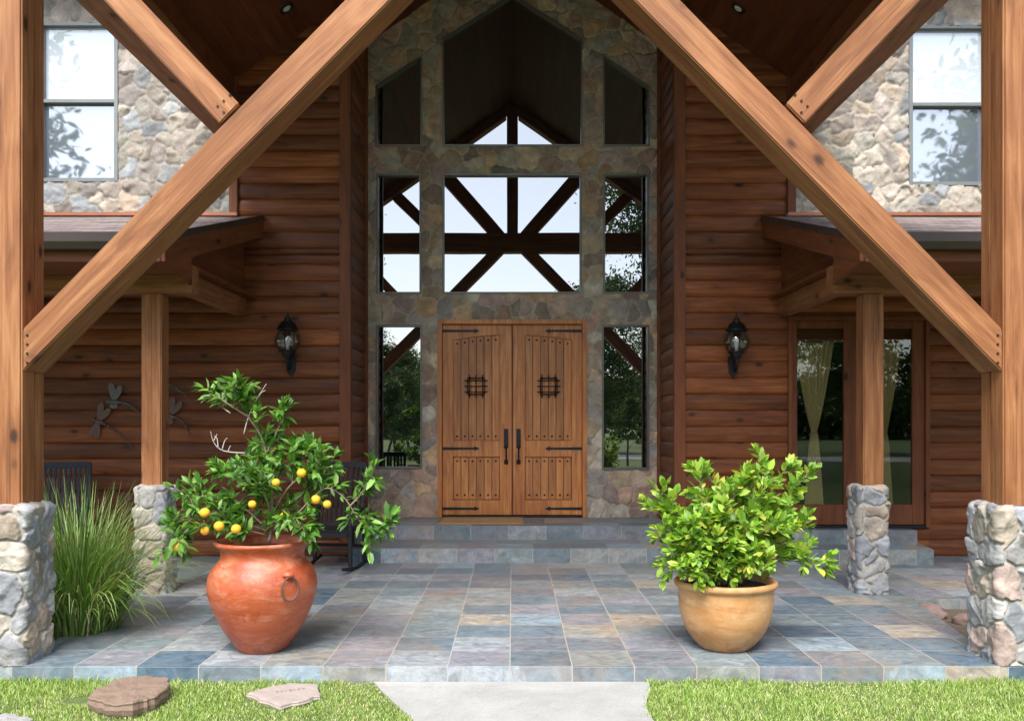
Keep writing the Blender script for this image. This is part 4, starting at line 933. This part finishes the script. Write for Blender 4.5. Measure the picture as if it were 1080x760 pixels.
# ------------------------------------------------------------------ tin dragonflies on the left wall
def dragonfly(px, py, ang, L, mat, label, sw=1):
    D = 10.93; g = empty('dragonfly', (PX(px, D), D, PZ(py, D)), label, 'wall ornament', 'tin dragonflies on the log wall'); g.rotation_euler = (0, R(ang), 0)
    bm = bmesh.new()
    bmesh.ops.create_uvsphere(bm, u_segments=12, v_segments=8, radius=.03, matrix=Matrix.Translation((0, 0, 0))); bmesh.ops.create_uvsphere(bm, u_segments=12, v_segments=8, radius=.04, matrix=Matrix.Translation((.07, 0, 0)) @ Matrix.Diagonal((1.7, .7, .8, 1)))
    link('body', fin(bm, 'body'), mat, g, smooth=True); bm = bmesh.new()
    for k in range(9): bmesh.ops.create_uvsphere(bm, u_segments=10, v_segments=6, radius=.021 - .001 * k, matrix=Matrix.Translation((.14 + k * (L - .16) / 9, 0, -.002 * k * k)) @ Matrix.Diagonal((1.2, .7, .8, 1)))
    tube(bm, [(.1, 0, 0), (L - .02, 0, -.12)], .004, 5); link('tail', fin(bm, 'tail'), mat, g, smooth=True)
    for (a, l) in ((70, .21), (102, .23), (-75, .2), (-100, .2)):
        l *= sw if a < 0 else 1; c, s_ = math.cos(R(a)), math.sin(R(a)); pts = []
        for t in range(16):
            q = 2 * math.pi * t / 16; u = (.5 - .5 * math.cos(q)) * l; v = math.sin(q) * .034 * (.5 + u / l); pts.append((.06 + u * c - v * s_, u * s_ + v * c))
        prism('wing', pts, 'xz', -.012, -.008, mat, g, bev=0).rotation_euler = (0, 0, R(random.uniform(-8, 8)))
dragonfly(115, 424, 3, .42, M['rustmetal'], 'grey tin dragonfly with raised wings, uppermost left of the small post', .4)
dragonfly(99, 443, 22, .60, M['redmetal'], 'reddish tin dragonfly, lowest and farthest left on the log wall')
dragonfly(160, 405, 2, .46, M['rustmetal'], 'pale tin dragonfly whose tail shows right of the small post, the higher of two', .5)
dragonfly(175, 437, 20, .38, M['redmetal'], 'dull tin dragonfly just right of the small post, the lower of two', .5)

# ------------------------------------------------------------------ stepping stones, rocks
def slab(name, pix, zt, th, mat, label, seed, cat='stepping stone', group=None, wob=.008):
    D = lambda y: 970 * (1.58 - zt) / (y - 447); pts = [((x - 540.5) * D(y) / 970, D(y)) for x, y in pix]
    cx = sum(p[0] for p in pts) / len(pts); cy = sum(p[1] for p in pts) / len(pts); P = [(x - cx, y - cy) for x, y in pts]; rg = random.Random(seed)
    per = []
    for (xa, ya), (xb, yb) in zip(P, P[1:] + P[:1]):
        for k in range(7): t = k / 7; j_ = .0 if k == 0 else .012; per.append((xa + (xb - xa) * t + rg.uniform(-j_, j_) * .7, ya + (yb - ya) * t + rg.uniform(-j_, j_) * .6))
    bm = bmesh.new(); n = len(per); rows = []
    for f, z in ((.95, -th), (1.0, -th * .75), (1.03, -th * .45), (1.0, -th * .2), (1.015, -.008), (.99, 0), (.93, .001), (.85, .002), (.7, .002), (.55, .001), (.4, .001), (.2, .0)):
        rows.append([bm.verts.new((x * f, y * f, z + wob * 1.1 * float(fbm(np.array([[x * f + cx, y * f + cy, z]]), seed, 14, 3)[0]))) for x, y in per])
    for a, b in zip(rows, rows[1:]):
        for i in range(n): bm.faces.new((a[i], a[(i + 1) % n], b[(i + 1) % n], b[i]))
    bm.faces.new(rows[-1]); bmesh.ops.recalc_face_normals(bm, faces=bm.faces)
    o = link(name, fin(bm, name), mat, None, (cx, cy, zt)); return tag(o, label, cat, group)
SM = simple('brown_sandstone', (.20, .135, .10), .85, var=.3, vs=12, bump=.5, bs=30); SP = simple('pale_pink_stone', (.33, .27, .24), .8, var=.12, vs=9, bump=.3, bs=60)
slab('stepping_stone', [(93, 733), (112, 741), (140, 741), (165, 733), (178, 723), (176, 715), (150, 713), (118, 718)], -.02, .10, SM, 'thick round brown stone slab in the grass before the left pier', 3)
o = slab('stepping_stone', [(261, 731), (296, 744), (337, 733), (334, 721), (304, 720), (285, 724)], -.075, .05, SP, 'pale flat stone with faint lettering in the grass before the urn', 5, wob=.003)
slab('stepping_stone', [(-20, 765), (30, 765), (34, 757), (15, 752), (-20, 753)], -.07, .06, simple('grey_flagstone', (.27, .26, .25), .85, var=.25, vs=9, bump=.4), 'grey flagstone at the bottom left corner of the lawn', 9)
# worn, illegible engraving strokes on the pale stone
bm = bmesh.new(); rg = random.Random(4)
for k in range(7):
    x = -.09 + k * .027; h = .026
    wbox(bm, x, x + .004, -h / 2, h / 2, -.001, .001, 0)
    if k % 2: wbox(bm, x + .004, x + .016, h / 2 - .006, h / 2 - .002, -.001, .001, 0)
    if k % 3 == 0: wbox(bm, x + .004, x + .015, -.002, .002, -.001, .001, 0)
link('lettering', fin(bm, 'lettering'), simple('worn_engraving', (.30, .22, .19), .9), o, (.02, .01, .0055), (0, 0, R(28)))
rk = [(3.62, 7.95, .10), (3.80, 7.7, .09), (3.97, 7.75, .12), (4.12, 7.55, .09), (3.72, 8.1, .07), (4.25, 7.9, .12)]
rl = ['small reddish rock nearest the slim right pier in the planting bed', 'rounded reddish rock in front of the others in the right bed', 'largest pinkish rock in the right planting bed', 'low reddish rock beside the green sprouts by the right pier', 'small rock against the slate edge in the right bed', 'pinkish rock partly behind the large right pier']
for (x, y, r), lb in zip(rk, rl):
    bm = bmesh.new(); bmesh.ops.create_icosphere(bm, subdivisions=3, radius=1)
    V_ = np.array([tuple(v.co) for v in bm.verts]); nz = fbm(V_ + x * 7, 5, 1.3, 3)
    for v, q in zip(bm.verts, nz): v.co = v.co * (1 + .28 * q); v.co.x *= 1.3; v.co.z *= .7
    o = link('rock', fin(bm, 'rock'), M['rock'], None, (x, y, -.09 + r * .35), (0, 0, x * 5), smooth=True); o.scale = (r, r, r); tag(o, lb, 'rock', 'rocks in the right planting bed')

# ------------------------------------------------------------------ lawn grass (uncountable)
def grass(name, x0, x1, y0, y1, n, zb, avoid, hmin=.012, hmax=.026, tone=0):
    x = rng.uniform(x0, x1, n); y = rng.uniform(y0, y1, n); ok = ~avoid(x, y); x, y = x[ok], y[ok]; n = len(x)
    P = np.stack([x, y], 1); edge = 1 + .6 * (y > 5.95) * (name == 'lawn_grass'); dn = fbm(P, 77, 2.2, 4); h = rng.uniform(hmin, hmax, n) * (1 + .6 * dn) * edge; a = rng.uniform(0, 2 * np.pi, n); ln = rng.uniform(.1, 1.1, n) * h
    w_ = rng.uniform(.0016, .0034, n); az = rng.uniform(0, 2 * np.pi, n); b = np.stack([x, y, np.full(n, zb)], 1)
    side = np.stack([np.cos(a), np.sin(a), np.zeros(n)], 1) * w_[:, None]; le = np.stack([np.cos(az) * ln, np.sin(az) * ln, h], 1)
    V = np.stack([b - side, b + side, b + le * np.array([.4, .4, .6]) + side * .8, b + le * np.array([.4, .4, .6]) - side * .8, b + le + side * .1, b + le - side * .1], 1).reshape(-1, 3)
    o = np.arange(n)[:, None] * 6; F = np.concatenate([o + [0, 1, 2, 3], o + [3, 2, 4, 5]])
    pal = np.array([(.24, .36, .075), (.31, .43, .10), (.41, .50, .16), (.18, .29, .055), (.50, .49, .25), (.55, .49, .31)]); t = np.clip((dn + .8) / 1.6, 0, 1)
    idx = np.where(rng.random(n) < .08 + .24 * (1 - t), rng.integers(4, 6, n), rng.integers(0, 4, n)); c = pal[idx] * rng.uniform(.8, 1.25, (n, 1))
    return tag(link(name, np_mesh(name, V, F, np.repeat(c, 6, 0), 'leafcol'), M['leaf']), 'short pale green lawn grass in front of the slate porch', 'grass', kind='stuff')
def avoid(x, y):
    L = np.interp(-y, [-6, -5.74, -5.45, -5.2, -4.8, -3], [-.905, -.80, -.67, -.56, -.52, -.52]); Rr = np.interp(-y, [-6, -5.8, -5.5, -5.2, -4.8, -3], [.89, .865, .80, .80, .82, .85])
    wv = .018 * np.sin(y * 37) + rng.uniform(-.01, .025, len(x)); m = (x > L + wv) & (x < Rr - wv)
    for (cx, cy, a, b) in ((-2.49, 5.62, .28, .12), (-1.47, 5.66, .21, .085), (-3.1, 5.22, .25, .06)): m |= ((x - cx) / a) ** 2 + ((y - cy) / b) ** 2 < .8
    return m
grass('lawn_grass', -4.2, 4.2, 4.3, 5.997, 150000, -.113, avoid)
o = grass('bed_sprouts', 4.0, 4.5, 6.9, 7.5, 1500, -.09, lambda x, y: x < -99, .04, .10); o['label'] = 'green sprouts growing in the right planting bed beside the pier'

# ------------------------------------------------------------------ trees across the lawn (seen mirrored in the glass)
def make_tree(seed, Hh, crown0, cr, nclump, nleaf, lsz, pine=False):
    rg = random.Random(seed); g_ = np.random.default_rng(seed); bm = bmesh.new(); pts = [(rg.uniform(-.15, .15) * i, rg.uniform(-.15, .15) * i, Hh * i / 6) for i in range(7)]
    sp = spline(pts, 3); tube(bm, sp, [Hh * .018 * (1 - .85 * i / (len(sp) - 1)) for i in range(len(sp))], 10); cs = []
    for k in range(nclump):
        t = rg.uniform(crown0, 1); i = min(int(t * (len(sp) - 1)), len(sp) - 1); p = sp[i]; a = rg.uniform(0, 6.28); f = (1 - abs(2 * (t - crown0) / (1 - crown0) - .8) ** 2 * .45) if not pine else (1.05 - .8 * (t - crown0) / (1 - crown0))
        r = cr * max(.15, f) * rg.uniform(.25, 1); q = p + Vector((math.cos(a) * r, math.sin(a) * r, r * (.35 if not pine else .1) + rg.uniform(-.2, .4))); cs.append(q)
        tube(bm, [sp[max(0, i - 1)], p.lerp(q, .5) + Vector((0, 0, .15)), q], [Hh * .005, Hh * .003, .01], 5)
    C_ = np.array([tuple(c) for c in cs]); per = nleaf // nclump; N = per * nclump; off = g_.normal(0, 1, (N, 3)) * np.array([.55, .55, .3]) * cr * .30
    pos = np.repeat(C_, per, 0) + off; D = g_.normal(0, 1, (N, 3)); nr = g_.normal(0, 1, (N, 3)); base = g_.uniform(.7, 1.3, (nclump, 1)).repeat(per, 0)
    pal = np.array([(.04, .085, .02), (.06, .11, .025), (.09, .14, .035)]); cc = pal[g_.integers(0, 3, N)] * base
    return fin(bm, 'trunk'), pos, D, nr, g_.uniform(.6, 1.2, N) * lsz, cc
kinds = {}
for nm, args in {'pine_tree': (1, 17, .42, 3.0, 60, 26000, .19, True), 'oak_tree': (2, 11, .22, 4.2, 64, 17000, .30, False), 'young_pine': (3, 9, .3, 2.0, 36, 4500, .30, True)}.items():
    tm, pos, D, nr, sz, cc = make_tree(*args); g = empty(nm.replace('young_pine', 'young_pine_tree'), (0, -60, -.1)); t = link('trunk', tm, M['treebark'], g, smooth=True)
    c = leafmesh('crown', pos, D, nr, sz, cc, .4, g); kinds[nm] = [g, t, c, False]
def place(kind, x, y, sc, label, group='trees across the lawn, mirrored in the windows'):
    g, t, c, used = kinds[kind]
    if used:
        g2 = g.copy(); COL.objects.link(g2)
        for ch in (t, c): k = ch.copy(); COL.objects.link(k); k.parent = g2
        g = g2
    kinds[kind][3] = True; g.location = (x, y, -.1); g.scale = (sc, sc, sc * random.uniform(.92, 1.08)); g.rotation_euler = (0, 0, random.uniform(0, 6.28))
    tag(g, label, 'tree', group)
lb = {'pine_tree': 'tall pine across the lawn, seen only as a reflection in the windows', 'oak_tree': 'spreading oak across the lawn, seen only as a reflection in the windows', 'young_pine': 'young pine across the lawn, seen only as a reflection in the windows'}
for kd, x, y, sc in [('pine_tree', 6.4, -13, 1.0), ('pine_tree', 9.5, -17, 1.05), ('oak_tree', 5.2, -30, .85), ('pine_tree', 4.7, -27, .55), ('pine_tree', -9.5, -26, .8), ('young_pine', -4.9, -12, .40), ('oak_tree', -15, -36, .8), ('oak_tree', -6, -46, .62), ('oak_tree', 2, -58, .6), ('oak_tree', 12, -44, .9),
                     ('oak_tree', 20, -32, 1.0), ('pine_tree', 13, -24, .9), ('oak_tree', -24, -44, .9), ('pine_tree', -20, -28, 1.0), ('pine_tree', 20.6, -16, .86), ('pine_tree', -21.4, -16, .8), ('oak_tree', -6.4, -26, .5), ('oak_tree', -7.8, -25, .46), ('oak_tree', -5.3, -22, .40), ('young_pine', 4.6, -12, .3), ('pine_tree', -14.5, -19, .75)]: place(kd, x, y, sc, lb[kd])
for kd, x, y, sc in [('oak_tree', -12, 3.5, 1), ('oak_tree', -14.5, 0, .8), ('pine_tree', -12.5, 8, .8), ('oak_tree', 12, 2.5, 1), ('oak_tree', 14.5, -1, .8), ('pine_tree', 12.5, 8, .8)]: place(kd, x, y, sc, 'leafy tree added out of view beside the house to block side sky light', 'unseen trees added at the sides to darken the porch')  # unseen trees, added only to hold back sky light from both sides
g_ = np.random.default_rng(5); N = 45000; x = g_.uniform(-85, 85, N); yy = g_.uniform(-86, -74, N)
top = 6.5 + 2.6 * fbm(np.stack([x, yy * .3], 1), 9, .16, 4); z = top * g_.uniform(.0, 1, N) ** .75
pos = np.stack([x, yy, z], 1); cc = np.array([(.05, .09, .022), (.07, .12, .03), (.04, .07, .02)])[g_.integers(0, 3, N)] * g_.uniform(.7, 1.3, (N, 1))
o = leafmesh('far_woods', pos, g_.normal(0, 1, (N, 3)), g_.normal(0, 1, (N, 3)), g_.uniform(.5, 1.1, N), cc, .55)
tag(o, 'dense far wood beyond the road, seen only as a reflection low in the windows', 'woods', kind='stuff')
